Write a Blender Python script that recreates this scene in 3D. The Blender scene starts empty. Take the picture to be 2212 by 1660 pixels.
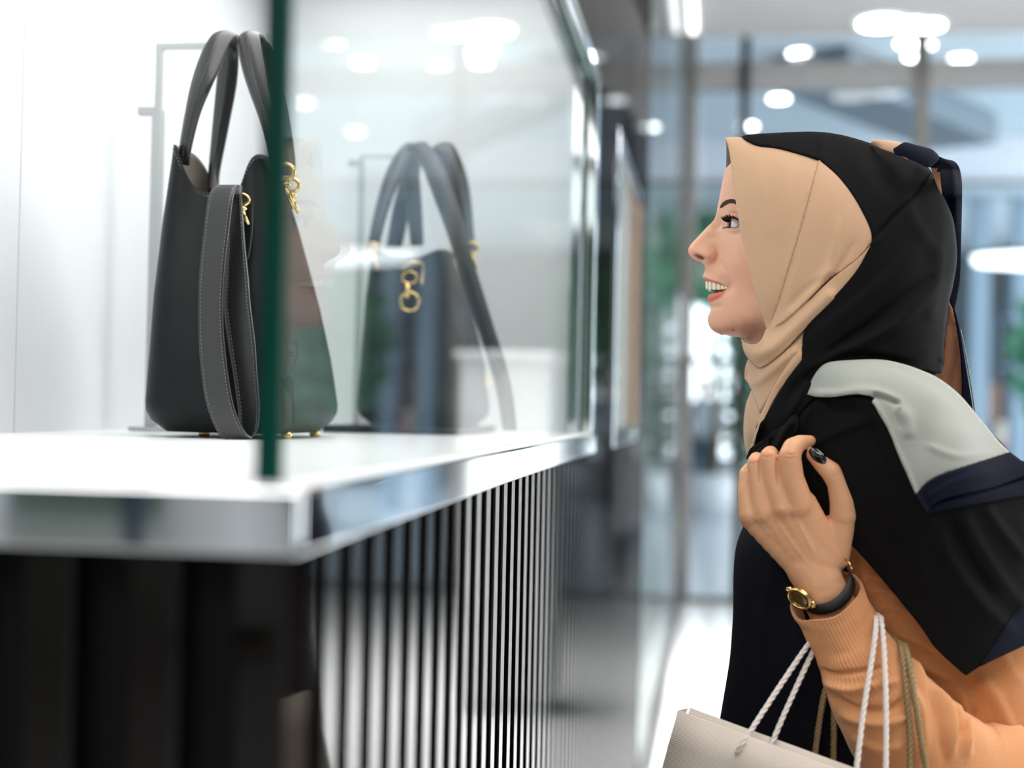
import bpy, bmesh, math, random
import numpy as np
from mathutils import Vector, Matrix, noise
from mathutils.geometry import delaunay_2d_cdt
random.seed(7); np.random.seed(7)
S = bpy.context.scene
C = S.collection
R = math.radians
# ------------------------------------------------------------------ camera
FPX, CX, CY = 3072.0, 1106.0, 830.0
VPX, VPY, ROLL = 1541.0, 889.0, R(1.15)
CAM = np.array([0.0, 0.0, 1.27])
yc = np.array([VPX-CX, -(VPY-CY), FPX]); yc /= np.linalg.norm(yc)
zc = np.array([math.sin(ROLL), math.cos(ROLL), 0.0])
zc[2] = -(yc[0]*zc[0]+yc[1]*zc[1])/yc[2]; zc /= np.linalg.norm(zc)
# camera frame here: (right, up, forward) is left handed, x = y cross z taken with the sign fixed below
xc = -np.cross(yc, zc)
if xc[0] < 0: xc = -xc
M3 = np.array([xc, yc, zc])            # rows: world axes in camera coordinates (right, up, forward)
right, up, fwd = M3[:, 0], M3[:, 1], M3[:, 2]
cam_d = bpy.data.cameras.new('camera'); cam = bpy.data.objects.new('camera', cam_d); C.objects.link(cam)
cam.matrix_world = Matrix(((right[0], up[0], -fwd[0], CAM[0]), (right[1], up[1], -fwd[1], CAM[1]),
                           (right[2], up[2], -fwd[2], CAM[2]), (0, 0, 0, 1)))
cam_d.sensor_fit = 'HORIZONTAL'; cam_d.sensor_width = 36.0; cam_d.lens = FPX/2212*36
cam_d.clip_start = 0.02; cam_d.clip_end = 200
cam_d.dof.use_dof = True; cam_d.dof.focus_distance = 1.50; cam_d.dof.aperture_fstop = 2.5
S.camera = cam
# ------------------------------------------------------------------ world, big lights, exposure
W = bpy.data.worlds.new('world'); S.world = W; W.use_nodes = True
W.node_tree.nodes['Background'].inputs[0].default_value = (0.80, 0.86, 0.92, 1)
W.node_tree.nodes['Background'].inputs[1].default_value = 0.55
def area(name, loc, rot, sx, sy, power, col=(1, 1, 1)):
    l = bpy.data.lights.new(name, 'AREA'); l.shape = 'RECTANGLE'; l.size = sx; l.size_y = sy
    l.energy = power; l.color = col
    o = bpy.data.objects.new(name, l); C.objects.link(o); o.location = loc; o.rotation_euler = rot
    return o
area('added_ceiling_fill', (1.1, 1.0, 3.52), (0, 0, 0), 1.6, 2.6, 78, (1, 0.97, 0.93))  # this and the next three: added overhead fill, not modelled lamps
area('added_ceiling_fill', (-1.2, -1.9, 3.45), (R(18), 0, 0), 2.4, 1.4, 60, (1, 0.97, 0.94))
area('added_ceiling_fill', (5.6, 4.0, 3.52), (0, 0, 0), 3.0, 6.0, 330, (0.97, 0.99, 1))
q_ = area('added_ceiling_fill', (1.6, 5.6, 3.55), (0, 0, 0), 2.6, 3.4, 420, (1, 1, 1)); q_.data.spread = R(75)  # added fill aimed down to brighten the floor
area('added_hall_fill', (7.6, 12.6, 4.2), (0, R(20), 0), 3, 6, 800, (0.93, 0.97, 1))  # this and the next: added ambient fill, kept out of view on the right
area('added_hall_fill', (7.6, 19, 3.75), (0, R(20), 0), 3, 5, 600, (0.93, 0.97, 1))
area('added_side_fill', (8.85, 11.5, 1.7), (0, R(90), 0), 3.0, 18, 700, (0.93, 0.97, 1))  # added fill at the right wall to brighten the ceiling, no shop there
area('niche_light_panel', (-0.47, 1.55, 2.005), (0, 0, 0), 0.45, 1.6, 7.2, (1, 0.99, 0.98))
area('niche_light_panel', (-0.53, 3.55, 2.005), (0, 0, 0), 0.5, 0.9, 4, (0.98, 1, 1))
area('added_rear_fill', (-2.5, -10.5, 3.5), (0, 0, 0), 4, 4, 130, (0.93, 1, 0.95))  # added fill that lightens the wall behind the camera
S.view_settings.view_transform = 'Standard'; S.view_settings.look = 'None'
S.view_settings.gamma = 1; S.view_settings.use_curve_mapping = False
S.view_settings.exposure = 0.0

# ------------------------------------------------------------------ pixel <-> world
def Pn(px, py, Y):
    px, py, Y = np.broadcast_arrays(np.asarray(px, float), np.asarray(py, float), np.asarray(Y, float))
    d = np.stack([px-CX, -(py-CY), np.full(px.shape, FPX)], -1)
    w = d @ M3.T
    t = (Y-CAM[1])/w[..., 1]
    return CAM + w*t[..., None]
def P(px, py, Y): return Vector(Pn(px, py, Y).tolist())
def PZ(px, py, Z):
    d = M3 @ np.array([px-CX, -(py-CY), FPX]); t = (Z-CAM[2])/d[2]
    return Vector((CAM+d*t).tolist())
def PX(px, py, X):
    d = M3 @ np.array([px-CX, -(py-CY), FPX]); t = (X-CAM[0])/d[0]
    return Vector((CAM+d*t).tolist())
def proj(v):
    c = (np.asarray(v)-CAM) @ M3
    return CX+c[..., 0]/c[..., 2]*FPX, CY-c[..., 1]/c[..., 2]*FPX

# ------------------------------------------------------------------ objects and tags
def empty(name, loc=(0, 0, 0)):
    o = bpy.data.objects.new(name, None); C.objects.link(o); o.location = loc; o.empty_display_size = 0.05
    return o
def tag(o, label, cat, group=None):
    o['label'] = label; o['category'] = cat
    if group: o['group'] = group
    return o
def struct(o): o['kind'] = 'structure'; return o
def link(name, me, mat=None, parent=None, smooth=True):
    o = bpy.data.objects.new(name, me); C.objects.link(o)
    for m in (mat if isinstance(mat, (list, tuple)) else [mat]):
        if m: me.materials.append(m)
    if smooth: me.polygons.foreach_set('use_smooth', [True]*len(me.polygons))
    if parent:
        o.parent = parent; o.matrix_parent_inverse = Matrix.Translation(-Vector(parent.location))
    return o
def mesh(name, V, F, mat=None, parent=None, smooth=True):
    me = bpy.data.meshes.new(name); me.from_pydata([tuple(map(float, v)) for v in V], [], [tuple(map(int, f)) for f in F]); me.update()
    return link(name, me, mat, parent, smooth)
def bmobj(name, bm, mat=None, parent=None, smooth=True, auto=None):
    me = bpy.data.meshes.new(name); bm.normal_update(); bm.to_mesh(me); bm.free()
    return link(name, me, mat, parent, smooth)
def sub(o, n=1):
    m = o.modifiers.new('sub', 'SUBSURF'); m.levels = n; m.render_levels = n; return o
def bevel(o, w, n=2):
    m = o.modifiers.new('bev', 'BEVEL'); m.width = w; m.segments = n; m.limit_method = 'ANGLE'; m.angle_limit = R(40); return o
def solid(o, t, off=-1, mo=0):
    m = o.modifiers.new('solid', 'SOLIDIFY'); m.thickness = t; m.offset = off; m.material_offset = mo; return o
def bx(bm, x0, x1, y0, y1, z0, z1):
    vs = [bm.verts.new((x, y, z)) for x in (x0, x1) for y in (y0, y1) for z in (z0, z1)]
    for f in ((0, 1, 3, 2), (4, 6, 7, 5), (0, 4, 5, 1), (2, 3, 7, 6), (0, 2, 6, 4), (1, 5, 7, 3)):
        bm.faces.new([vs[i] for i in f])
def box(name, x0, x1, y0, y1, z0, z1, mat, parent=None, bev=0):
    bm = bmesh.new(); bx(bm, x0, x1, y0, y1, z0, z1); bmesh.ops.recalc_face_normals(bm, faces=bm.faces)
    o = bmobj(name, bm, mat, parent, smooth=False)
    if bev: bevel(o, bev)
    return o
def catmull(pts, n=8, closed=False):
    """smooth curve through points; a point ending in 's' is a sharp corner"""
    P_ = [np.array(p[:-1] if isinstance(p[-1], str) else p, float) for p in pts]
    sh = [isinstance(p[-1], str) for p in pts]
    N = len(P_); out = []
    for i in range(N if closed else N-1):
        a, b = P_[i], P_[(i+1) % N]
        p = P_[(i-1) % N] if (closed or i > 0) else a
        q = P_[(i+2) % N] if (closed or i < N-2) else b
        ta = (b-p)/2 if not sh[i] else (b-a)
        tb = (q-a)/2 if not sh[(i+1) % N] else (b-a)
        for k in range(n):
            t = k/n; t2 = t*t; t3 = t2*t
            out.append((2*t3-3*t2+1)*a+(t3-2*t2+t)*ta+(-2*t3+3*t2)*b+(t3-t2)*tb)
    if not closed: out.append(P_[-1])
    return np.array(out)
def resample(c, step, closed=False):
    c = np.asarray(c, float)
    if closed: c = np.vstack([c, c[:1]])
    d = np.r_[0, np.cumsum(np.linalg.norm(np.diff(c, axis=0), axis=1))]
    n = max(2, int(round(d[-1]/step)))
    s = np.linspace(0, d[-1], n+1)
    r = np.stack([np.interp(s, d, c[:, k]) for k in range(c.shape[1])], -1)
    return r[:-1] if closed else r
def inside(x, y, poly):
    r = np.zeros(x.shape, bool); n = len(poly)
    for i in range(n):
        x1, y1 = poly[i]; x2, y2 = poly[(i+1) % n]
        if y1 == y2: continue
        c = ((y1 > y) != (y2 > y)) & (x < (x2-x1)*(y-y1)/(y2-y1)+x1)
        r ^= c
    return r
def pdist(x, y, line, closed=False):
    """distance and side of points to a polyline"""
    L = np.asarray(line, float); best = np.full(x.shape, 1e9); side = np.zeros(x.shape); par = np.zeros(x.shape)
    n = len(L) if closed else len(L)-1
    for i in range(n):
        a, b = L[i], L[(i+1) % len(L)]; d = b-a; l2 = (d**2).sum()+1e-9
        t = np.clip(((x-a[0])*d[0]+(y-a[1])*d[1])/l2, 0, 1)
        ex, ey = x-a[0]-t*d[0], y-a[1]-t*d[1]; dd = np.hypot(ex, ey)
        m = dd < best
        best = np.where(m, dd, best); side = np.where(m, np.sign(d[0]*ey-d[1]*ex), side); par = np.where(m, (i+t)/n, par)
    return best, side, par
def folds(x, y, F):
    """fold relief in metres: each fold is (points, height mm, width on its left, width on its right)"""
    r = np.zeros(np.shape(x))
    for pts, h, wl, wr in F:
        L = catmull(pts, 5)
        d, s, t = pdist(x, y, L)
        w = np.where(s < 0, wl, wr)
        fade = np.clip(np.minimum(t, 1-t)*5+0.15, 0, 1)
        r = r + h*1e-3*fade*np.exp(-(d/w)**2*1.2)
    return r
class RBF:
    """thin plate surface through (x, y, value) points"""
    def __init__(s, pts, sq=False):
        a = np.array(pts, float); s.sq = sq
        s.c = a[:, :2]/100; v = a[:, 2]**2*np.sign(a[:, 2]) if sq else a[:, 2]
        n = len(a); A = np.zeros((n+3, n+3)); A[:n, :n] = s.k(s.c, s.c)+np.eye(n)*0.002
        A[:n, n] = 1; A[:n, n+1:] = s.c; A[n, :n] = 1; A[n+1:, :n] = s.c.T
        s.w = np.linalg.solve(A, np.r_[v, 0, 0, 0])
    def k(s, a, b):
        r = np.sqrt(((a[:, None]-b[None])**2).sum(-1))+1e-9
        return r*r*np.log(r)
    def __call__(s, x, y):
        q = np.stack([np.ravel(x), np.ravel(y)], -1)/100; n = len(s.c)
        v = s.k(q, s.c) @ s.w[:n]+s.w[n]+q @ s.w[n+1:]
        v = v.reshape(np.shape(x))
        return np.sqrt(np.maximum(v, 0)) if s.sq else v
def tri(outline, step, holes=(), dense=None):
    ol = resample(outline, step, True); loops = [ol]+[resample(h, step*0.6, True) for h in holes]
    x0, y0 = ol.min(0); x1, y1 = ol.max(0)
    xs = np.arange(x0, x1, step); ys = np.arange(y0, y1, step*0.866)
    gx, gy = np.meshgrid(xs, ys); gx = gx+(np.arange(len(ys)) % 2)[:, None]*step/2
    gx, gy = gx.ravel(), gy.ravel()
    m = inside(gx, gy, ol)
    for h in loops[1:]: m &= ~inside(gx, gy, h)
    gx, gy = gx[m], gy[m]
    for lp in loops:
        d, _, _ = pdist(gx, gy, lp, True); k = d > step*0.45; gx, gy = gx[k], gy[k]
    V = []; E = []
    for lp in loops:
        b = len(V); V += [tuple(p) for p in lp]; E += [(b+i, b+(i+1) % len(lp)) for i in range(len(lp))]
    V += list(zip(gx.tolist(), gy.tolist()))
    v, e, f, _, _, _ = delaunay_2d_cdt([Vector(p) for p in V], E, [], 1, 1e-4)
    v = np.array([tuple(p) for p in v]); f = np.array([t for t in f if len(t) == 3])
    c = v[f].mean(1); m = inside(c[:, 0], c[:, 1], ol)
    for h in loops[1:]: m &= ~inside(c[:, 0], c[:, 1], h)
    return v, f[m]
def patch(name, outline, depth, mat, parent, step=6, thick=0.0022, holes=(), closed_pts=True):
    """a piece of cloth or leather: outline (image units) laid over the depth surface, given thickness"""
    ol = catmull(outline, 8, True)
    v, f = tri(ol, step, holes)
    Y = depth(v[:, 0], v[:, 1])
    V = Pn(v[:, 0], v[:, 1], Y)
    o = mesh(name, V, f, mat, parent)
    fix_normals(o)
    if thick: solid(o, thick, -1)
    return o
def fix_normals(o):
    me = o.data; n = np.zeros(len(me.polygons)*3); me.polygons.foreach_get('normal', n); n = n.reshape(-1, 3)
    if n[:, 1].sum() > 0: me.flip_normals()
def volume(name, outline, wfn, Ym, mat, parent, step=9, back=1.0, smooth=True):
    """closed rounded body: front relief and its mirrored back joined along the outline"""
    ol = catmull(outline, 8, True)
    v, f = tri(ol, step)
    w = wfn(v[:, 0], v[:, 1])
    A = Pn(v[:, 0], v[:, 1], Ym-w); B = A.copy(); B[:, 1] = Ym+w*back
    n = len(v); ed = {}
    for t in f:
        for i in range(3):
            a, b = int(t[i]), int(t[(i+1) % 3]); ed[(a, b)] = 1
    bd = [(a, b) for (a, b) in ed if (b, a) not in ed]
    F = [tuple(t) for t in f]+[tuple(int(i)+n for i in t[::-1]) for t in f]+[(b, a, a+n, b+n) for a, b in bd]
    o = mesh(name, np.vstack([A, B]), F, mat, parent)
    bm = bmesh.new(); bm.from_mesh(o.data); bmesh.ops.remove_doubles(bm, verts=bm.verts, dist=1e-5)
    bmesh.ops.recalc_face_normals(bm, faces=bm.faces); bm.to_mesh(o.data); bm.free()
    return o
def tube(bm, pts, r, n=10, cap=True, closed=False):
    pts = [Vector(tuple(p)) for p in pts]; N = len(pts)
    rs = r if hasattr(r, '__len__') else [r]*N
    rings = []; nrm = None
    for i, p in enumerate(pts):
        a = pts[(i-1) % N] if (closed or i > 0) else p; b = pts[(i+1) % N] if (closed or i < N-1) else p
        t = (b-a).normalized()
        if nrm is None: nrm = t.orthogonal().normalized()
        nrm = (nrm-t*nrm.dot(t)).normalized(); bi = t.cross(nrm)
        rings.append([bm.verts.new(p+(nrm*math.cos(2*math.pi*k/n)+bi*math.sin(2*math.pi*k/n))*rs[i]) for k in range(n)])
    for i in range(N if closed else N-1):
        A, B = rings[i], rings[(i+1) % N]
        for k in range(n): bm.faces.new((A[k], A[(k+1) % n], B[(k+1) % n], B[k]))
    if cap and not closed:
        bm.faces.new(rings[0][::-1]); bm.faces.new(rings[-1])
def tubeobj(name, pts, r, mat, parent=None, n=10, closed=False, smoothpath=0):
    if smoothpath: pts = catmull([tuple(p) for p in pts], smoothpath, closed)
    bm = bmesh.new(); tube(bm, pts, r, n, closed=closed); bmesh.ops.recalc_face_normals(bm, faces=bm.faces)
    return bmobj(name, bm, mat, parent)
def ribbon(name, L, Rr, mat, parent, thick=0.003, n=8, across=6, bulge=0.0, zmin=None):
    """strap from matching left and right edge points (x, y, Y)"""
    a = catmull(L, n); b = catmull(Rr, n)
    A = Pn(a[:, 0], a[:, 1], a[:, 2]); B = Pn(b[:, 0], b[:, 1], b[:, 2])
    V = []; F = []; m = across+1
    for i in range(len(A)):
        t = A[min(i+1, len(A)-1)]-A[max(i-1, 0)]; s = B[i]-A[i]; nn = np.cross(t, s); nn /= np.linalg.norm(nn)+1e-9
        if nn[1] > 0: nn = -nn
        for k in range(m):
            u = k/across
            q_ = A[i]*(1-u)+B[i]*u+nn*bulge*(1-(2*u-1)**2)
            if zmin: q_[2] = max(q_[2], zmin)
            V.append(q_)
    for i in range(len(A)-1):
        for k in range(across):
            q = i*m+k; F.append((q, q+1, q+m+1, q+m))
    o = mesh(name, V, F, mat, parent); solid(o, thick, 0); bevel(o, thick*0.3, 1)
    return o, A, B
def stitches(A, B, insets, mat, parent, pitch=0.0042, r=0.00045, lift=0.0018, name='stitching'):
    bm = bmesh.new()
    for u in insets:
        L = resample(A*(1-u)+B*u, pitch)
        for i in range(0, len(L)-1):
            p, q = L[i], L[i]+(L[i+1]-L[i])*0.6
            s = (B[0]-A[0]); p = p.copy(); q = q.copy(); p[1] -= lift; q[1] -= lift
            tube(bm, [p, q], r, 4)
    o = bmobj(name, bm, mat, parent); o['kind'] = 'stuff'; return o
_sph = {}
def ellips(bm, c, rx, ry, rz, rot=None, seg=20):
    if seg not in _sph:
        t = bmesh.new(); bmesh.ops.create_uvsphere(t, u_segments=seg, v_segments=max(6, seg//2), radius=1)
        t.verts.ensure_lookup_table(); _sph[seg] = ([v.co.copy() for v in t.verts], [[v.index for v in f.verts] for f in t.faces]); t.free()
    m = Matrix.Translation(c) @ (rot.to_matrix().to_4x4() if rot else Matrix()) @ Matrix.Diagonal((rx, ry, rz, 1))
    V, F = _sph[seg]; vs = [bm.verts.new(m @ v) for v in V]
    for f in F: bm.faces.new([vs[i] for i in f])

# ------------------------------------------------------------------ materials
def srgb(r, g, b):
    f = lambda c: (c/255/12.92) if c/255 <= 0.04045 else ((c/255+0.055)/1.055)**2.4
    return (f(r), f(g), f(b))
def mat(name, col, rough=0.5, metal=0.0, spec=0.5, var=0.0, vscale=30, bump=0.0, bscale=400, coat=0.0, sheen=0.0,
        sss=0.0, ior=None, emit=None, estr=1.0, wave=None, attr=None, trans=0):
    m = bpy.data.materials.new(name); m.use_nodes = True; nt = m.node_tree; N = nt.nodes; L = nt.links
    p = N['Principled BSDF']
    p.inputs['Roughness'].default_value = rough; p.inputs['Metallic'].default_value = metal
    p.inputs['Specular IOR Level'].default_value = spec; p.inputs['Coat Weight'].default_value = coat
    p.inputs['Coat Roughness'].default_value = 0.04
    if ior: p.inputs['IOR'].default_value = ior
    if sheen: p.inputs['Sheen Weight'].default_value = sheen; p.inputs['Sheen Roughness'].default_value = 0.4
    if sss: p.inputs['Subsurface Weight'].default_value = sss; p.inputs['Subsurface Radius'].default_value = (1, 0.35, 0.2); p.inputs['Subsurface Scale'].default_value = 0.006
    if emit: p.inputs['Emission Color'].default_value = (*emit, 1); p.inputs['Emission Strength'].default_value = estr
    tc = N.new('ShaderNodeTexCoord')
    nz = N.new('ShaderNodeTexNoise'); nz.inputs['Scale'].default_value = vscale; nz.inputs['Detail'].default_value = 4
    L.new(tc.outputs['Object'], nz.inputs['Vector'])
    mx = N.new('ShaderNodeMix'); mx.data_type = 'RGBA'
    if attr:
        at = N.new('ShaderNodeAttribute'); at.attribute_name = attr
        hs = N.new('ShaderNodeHueSaturation'); hs.inputs['Value'].default_value = 1-var
        L.new(at.outputs['Color'], mx.inputs[6]); L.new(at.outputs['Color'], hs.inputs['Color']); L.new(hs.outputs[0], mx.inputs[7])
    else:
        mx.inputs[6].default_value = (*col, 1); mx.inputs[7].default_value = (*[c*(1-var) for c in col], 1)
    L.new(nz.outputs['Fac'], mx.inputs[0]); L.new(mx.outputs[2], p.inputs['Base Color'])
    if bump:
        b = N.new('ShaderNodeBump'); b.inputs['Strength'].default_value = bump; b.inputs['Distance'].default_value = 0.001
        if wave:
            w = N.new('ShaderNodeTexWave'); w.inputs['Scale'].default_value = bscale; w.bands_direction = wave; w.inputs['Distortion'].default_value = 1.0
            w.inputs['Detail'].default_value = 2
            L.new(tc.outputs['Object'], w.inputs['Vector']); L.new(w.outputs['Fac'], b.inputs['Height'])
        else:
            n2 = N.new('ShaderNodeTexNoise'); n2.inputs['Scale'].default_value = bscale; n2.inputs['Detail'].default_value = 2
            L.new(tc.outputs['Object'], n2.inputs['Vector']); L.new(n2.outputs['Fac'], b.inputs['Height'])
        L.new(b.outputs[0], p.inputs['Normal'])
    return m
def glassmat(name, tint=(1, 1, 1), ior=1.6, dirt=0.0):
    m = bpy.data.materials.new(name); m.use_nodes = True; nt = m.node_tree; N = nt.nodes; L = nt.links
    N.remove(N['Principled BSDF']); out = N['Material Output']
    t = N.new('ShaderNodeBsdfTransparent'); t.inputs[0].default_value = (*tint, 1)
    g = N.new('ShaderNodeBsdfGlossy'); g.inputs['Roughness'].default_value = 0.0
    geo = N.new('ShaderNodeNewGeometry'); dp = N.new('ShaderNodeVectorMath'); dp.operation = 'DOT_PRODUCT'
    L.new(geo.outputs['Normal'], dp.inputs[0]); L.new(geo.outputs['Incoming'], dp.inputs[1])
    def mth(op, x, y):
        q = N.new('ShaderNodeMath'); q.operation = op
        for k_, v_ in enumerate((x, y)):
            if isinstance(v_, (int, float)): q.inputs[k_].default_value = v_
            elif v_ is not None: L.new(v_, q.inputs[k_])
        return q.outputs[0]
    f0 = ((ior-1)/(ior+1))**2
    s_ = mth('POWER', mth('SUBTRACT', 1.0, mth('ABSOLUTE', dp.outputs['Value'], None)), 5.0)
    fr_ = mth('ADD', mth('MULTIPLY', s_, .46), f0)
    mx = N.new('ShaderNodeMixShader'); L.new(fr_, mx.inputs[0]); L.new(t.outputs[0], mx.inputs[1]); L.new(g.outputs[0], mx.inputs[2])
    L.new(mx.outputs[0], out.inputs[0]); return m
m_white = mat('white_lacquer', (0.86, 0.87, 0.88), 0.35, var=0.03, vscale=3)
m_shelf = mat('white_shelf', (0.88, 0.89, 0.90), 0.30, var=0.02, vscale=3)
m_nwall = mat('niche_wall', (0.80, 0.82, 0.83), 0.55, var=0.05, vscale=12, bump=0.15, bscale=250)
m_chrome = mat('polished_steel', (0.78, 0.80, 0.82), 0.05, metal=1, var=0.05, vscale=6)
def lacquer(name, col, cap_, f0=.03):
    m = mat(name, col, 0.5, spec=0.0, var=.3, vscale=5); nt = m.node_tree; N = nt.nodes; L = nt.links
    g = N.new('ShaderNodeBsdfGlossy'); g.inputs['Roughness'].default_value = .04
    lw = N.new('ShaderNodeLayerWeight'); lw.inputs['Blend'].default_value = .5
    pw = N.new('ShaderNodeMath'); pw.operation = 'POWER'; pw.inputs[1].default_value = 3.0; L.new(lw.outputs['Facing'], pw.inputs[0])
    ma = N.new('ShaderNodeMath'); ma.operation = 'MULTIPLY_ADD'; ma.inputs[1].default_value = cap_-f0; ma.inputs[2].default_value = f0; L.new(pw.outputs[0], ma.inputs[0])
    mx = N.new('ShaderNodeMixShader'); L.new(ma.outputs[0], mx.inputs[0]); L.new(N['Principled BSDF'].outputs[0], mx.inputs[1]); L.new(g.outputs[0], mx.inputs[2])
    L.new(mx.outputs[0], N['Material Output'].inputs[0]); return m
m_black = lacquer('black_lacquer', (0.006, 0.0045, 0.004), .37)
m_core = mat('black_board', (0.004, 0.0035, 0.0035), 0.6, spec=0.15, var=0.3)
m_glass = glassmat('clear_glass', (0.97, 0.99, 0.98), 1.45)
m_fglass = glassmat('facade_glass', (0.95, 0.98, 0.99), 1.35)
m_gedge = mat('green_glass_edge', (0.0, 0.075, 0.052), 0.3, spec=0.15, coat=0.0, var=0.7, vscale=4)
m_darkmetal = mat('dark_metal', (0.03, 0.03, 0.032), 0.3, metal=0.7, var=0.2)
m_leather = mat('black_leather', (0.006, 0.007, 0.008), 0.45, spec=0.2, var=0.25, vscale=60, bump=0.25, bscale=900)
m_strap = mat('strap_leather', (0.011, 0.0105, 0.011), 0.33, spec=0.7, var=0.15, vscale=60, bump=0.15, bscale=900)
m_lining = mat('suede_lining', srgb(150, 138, 130), 0.9, spec=0.2, var=0.15, vscale=80)
m_stitch = mat('stitch_thread', srgb(120, 116, 115), 0.7, var=0.1)
m_satin = mat('satin_steel', (0.50, 0.51, 0.51), 0.28, metal=0.85, var=0.15)
m_gold = mat('gold_metal', (0.85, 0.60, 0.25), 0.16, metal=1, var=0.1)
m_beige = mat('beige_chiffon', srgb(206, 166, 134), 0.72, spec=0.25, sheen=0.25, var=0.05, vscale=20, bump=0.25, bscale=1500)
m_rose = mat('brown_rose_chiffon', srgb(178, 122, 92), 0.75, spec=0.25, sheen=0.2, var=0.05, vscale=20, bump=0.25, bscale=1500)
m_bcloth = mat('black_chiffon', (0.0072, 0.0066, 0.0068), 0.85, spec=0.09, sheen=0.0, var=0.2, vscale=20, bump=0.3, bscale=1500)
m_navy = mat('navy_chiffon', (0.0045, 0.006, 0.018), 0.8, spec=0.14, sheen=0.0, var=0.2, vscale=20, bump=0.3, bscale=1500)
m_coat = mat('dark_navy_coat', (0.0055, 0.0057, 0.010), 0.8, spec=0.12, sheen=0.0, var=0.2, vscale=20, bump=0.3, bscale=1500)
m_sage = mat('pale_sage_chiffon', srgb(167, 169, 161), 0.72, spec=0.25, sheen=0.15, var=0.05, vscale=20, bump=0.3, bscale=1500)
m_knit = mat('orange_knit', srgb(212, 140, 88), 0.85, spec=0.15, sheen=0.3, var=0.16, vscale=260, bump=0.5, bscale=700)
m_cuff = mat('orange_rib_knit', srgb(226, 160, 112), 0.85, spec=0.15, sheen=0.3, var=0.14, vscale=300, bump=0.4, bscale=900)
m_skin = mat('skin', (1, 1, 1), 0.48, spec=0.4, sss=0.12, var=0.10, vscale=90, bump=0.18, bscale=700, attr='tone')
m_eyew = mat('eye_white', srgb(225, 218, 212), 0.08, spec=0.6, coat=0.6, var=0.05)
m_iris = mat('iris_brown', srgb(92, 50, 26), 0.15, spec=0.3, coat=0.15, var=0.5, vscale=400)
m_pupil = mat('pupil_black', (0.003, 0.003, 0.003), 0.05, coat=0.8)
m_hair = mat('dark_brown_hair', srgb(52, 34, 26), 0.7, spec=.2, var=0.3, vscale=200)
m_brow = mat('brow_hair', srgb(84, 58, 44), 0.8, spec=.15, var=0.3, vscale=200)
m_teeth = mat('tooth_enamel', srgb(236, 222, 192), 0.15, spec=0.6, coat=0.5, var=0.06, vscale=200)
m_mouth = mat('mouth_inside', srgb(90, 28, 24), 0.5, var=0.3)
m_nail = mat('black_nail_varnish', (0.008, 0.008, 0.01), 0.06, coat=1, var=0.2)
m_paper = mat('pearl_paper', srgb(222, 208, 196), 0.45, spec=0.4, var=0.04, vscale=30, bump=0.5, bscale=260)
m_rope = mat('white_rope', srgb(232, 222, 216), 0.7, sheen=0.2, var=0.06, vscale=200)
m_grope = mat('gold_rope', srgb(158, 132, 88), 0.45, spec=0.6, var=0.35, vscale=500)
m_watchl = mat('watch_leather', (0.01, 0.009, 0.009), 0.5, var=0.2, bump=0.3, bscale=800)
m_dial = mat('watch_dial', srgb(120, 92, 50), 0.12, coat=1, metal=0.4, var=0.3)
# ------------------------------------------------------------------ the setting: hall
ZS = 1.228                                   # shelf height
m_floor = mat('pale_stone_floor', (0.80, 0.80, 0.79), 0.12, spec=0.5, var=0.06, vscale=2)
m_floor2 = mat('grey_stone_floor', (0.68, 0.73, 0.78), 0.2, spec=0.5, var=0.1, vscale=1)
m_ceilA = mat('taupe_ceiling', (0.31, 0.30, 0.295), 0.7, var=0.05)
m_ceilB = mat('blue_grey_ceiling', (0.60, 0.68, 0.74), 0.7, var=0.06, vscale=1)
m_bulk = mat('lavender_white_plaster', (0.78, 0.79, 0.86), 0.7, var=0.03)
m_sagew = mat('sage_green_wall', (0.16, 0.23, 0.18), 0.6, var=0.06)
m_bluew = mat('slate_blue_wall', (0.10, 0.15, 0.20), 0.5, var=0.2, vscale=1)
m_steel = mat('grey_steel', (0.22, 0.21, 0.20), 0.35, metal=0.6, var=0.1)
m_lamp = mat('lamp_glow', (1, 1, 1), 0.5, emit=(1, 1, 1), estr=14)
m_lamp2 = mat('lamp_glow_soft', (1, 1, 1), 0.5, emit=(0.95, 0.98, 1), estr=3.5)
m_win = mat('lit_window', (1, 1, 1), 0.3, emit=(0.86, 0.95, 1), estr=3.2)
struct(box('floor', -8, 9, -14, 9.6, -0.1, 0, m_floor))
struct(box('floor_far', -6, 14, 9.6, 24, -0.1, 0.0, m_floor2))
struct(box('trim_1', -0.2, 8, 9.57, 9.66, 0.0, 0.03, m_steel))
struct(box('ceiling', -8, 9, -14, 8.85, 3.6, 3.75, m_ceilA))
struct(box('ceiling_far', -6, 14, 8.85, 16, 4.3, 4.4, m_ceilB))
struct(box('ceiling_step', -3, 9, 8.85, 8.9, 3.6, 4.3, m_ceilA))
struct(box('ceiling_low', -6, 14, 16, 24, 3.82, 3.95, m_ceilB))
struct(box('trim_2', -6, 14, 15.9, 16, 3.80, 4.3, m_bulk))
struct(box('trim_3', -6, 14, 15.85, 15.9, 3.77, 3.82, m_steel))
struct(box('wall_back', -8, 9, -14.1, -14, 0, 3.6, m_sagew))
struct(box('wall_far', -6, 14, 22.9, 23, 0, 3.82, mat('dark_slate_plaster', (0.10, 0.13, 0.15), 0.6, var=0.4, vscale=1)))
wr = struct(box('wall_right', 8.9, 9, 0.5, 22.9, 0, 4.3, m_bluew))
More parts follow.
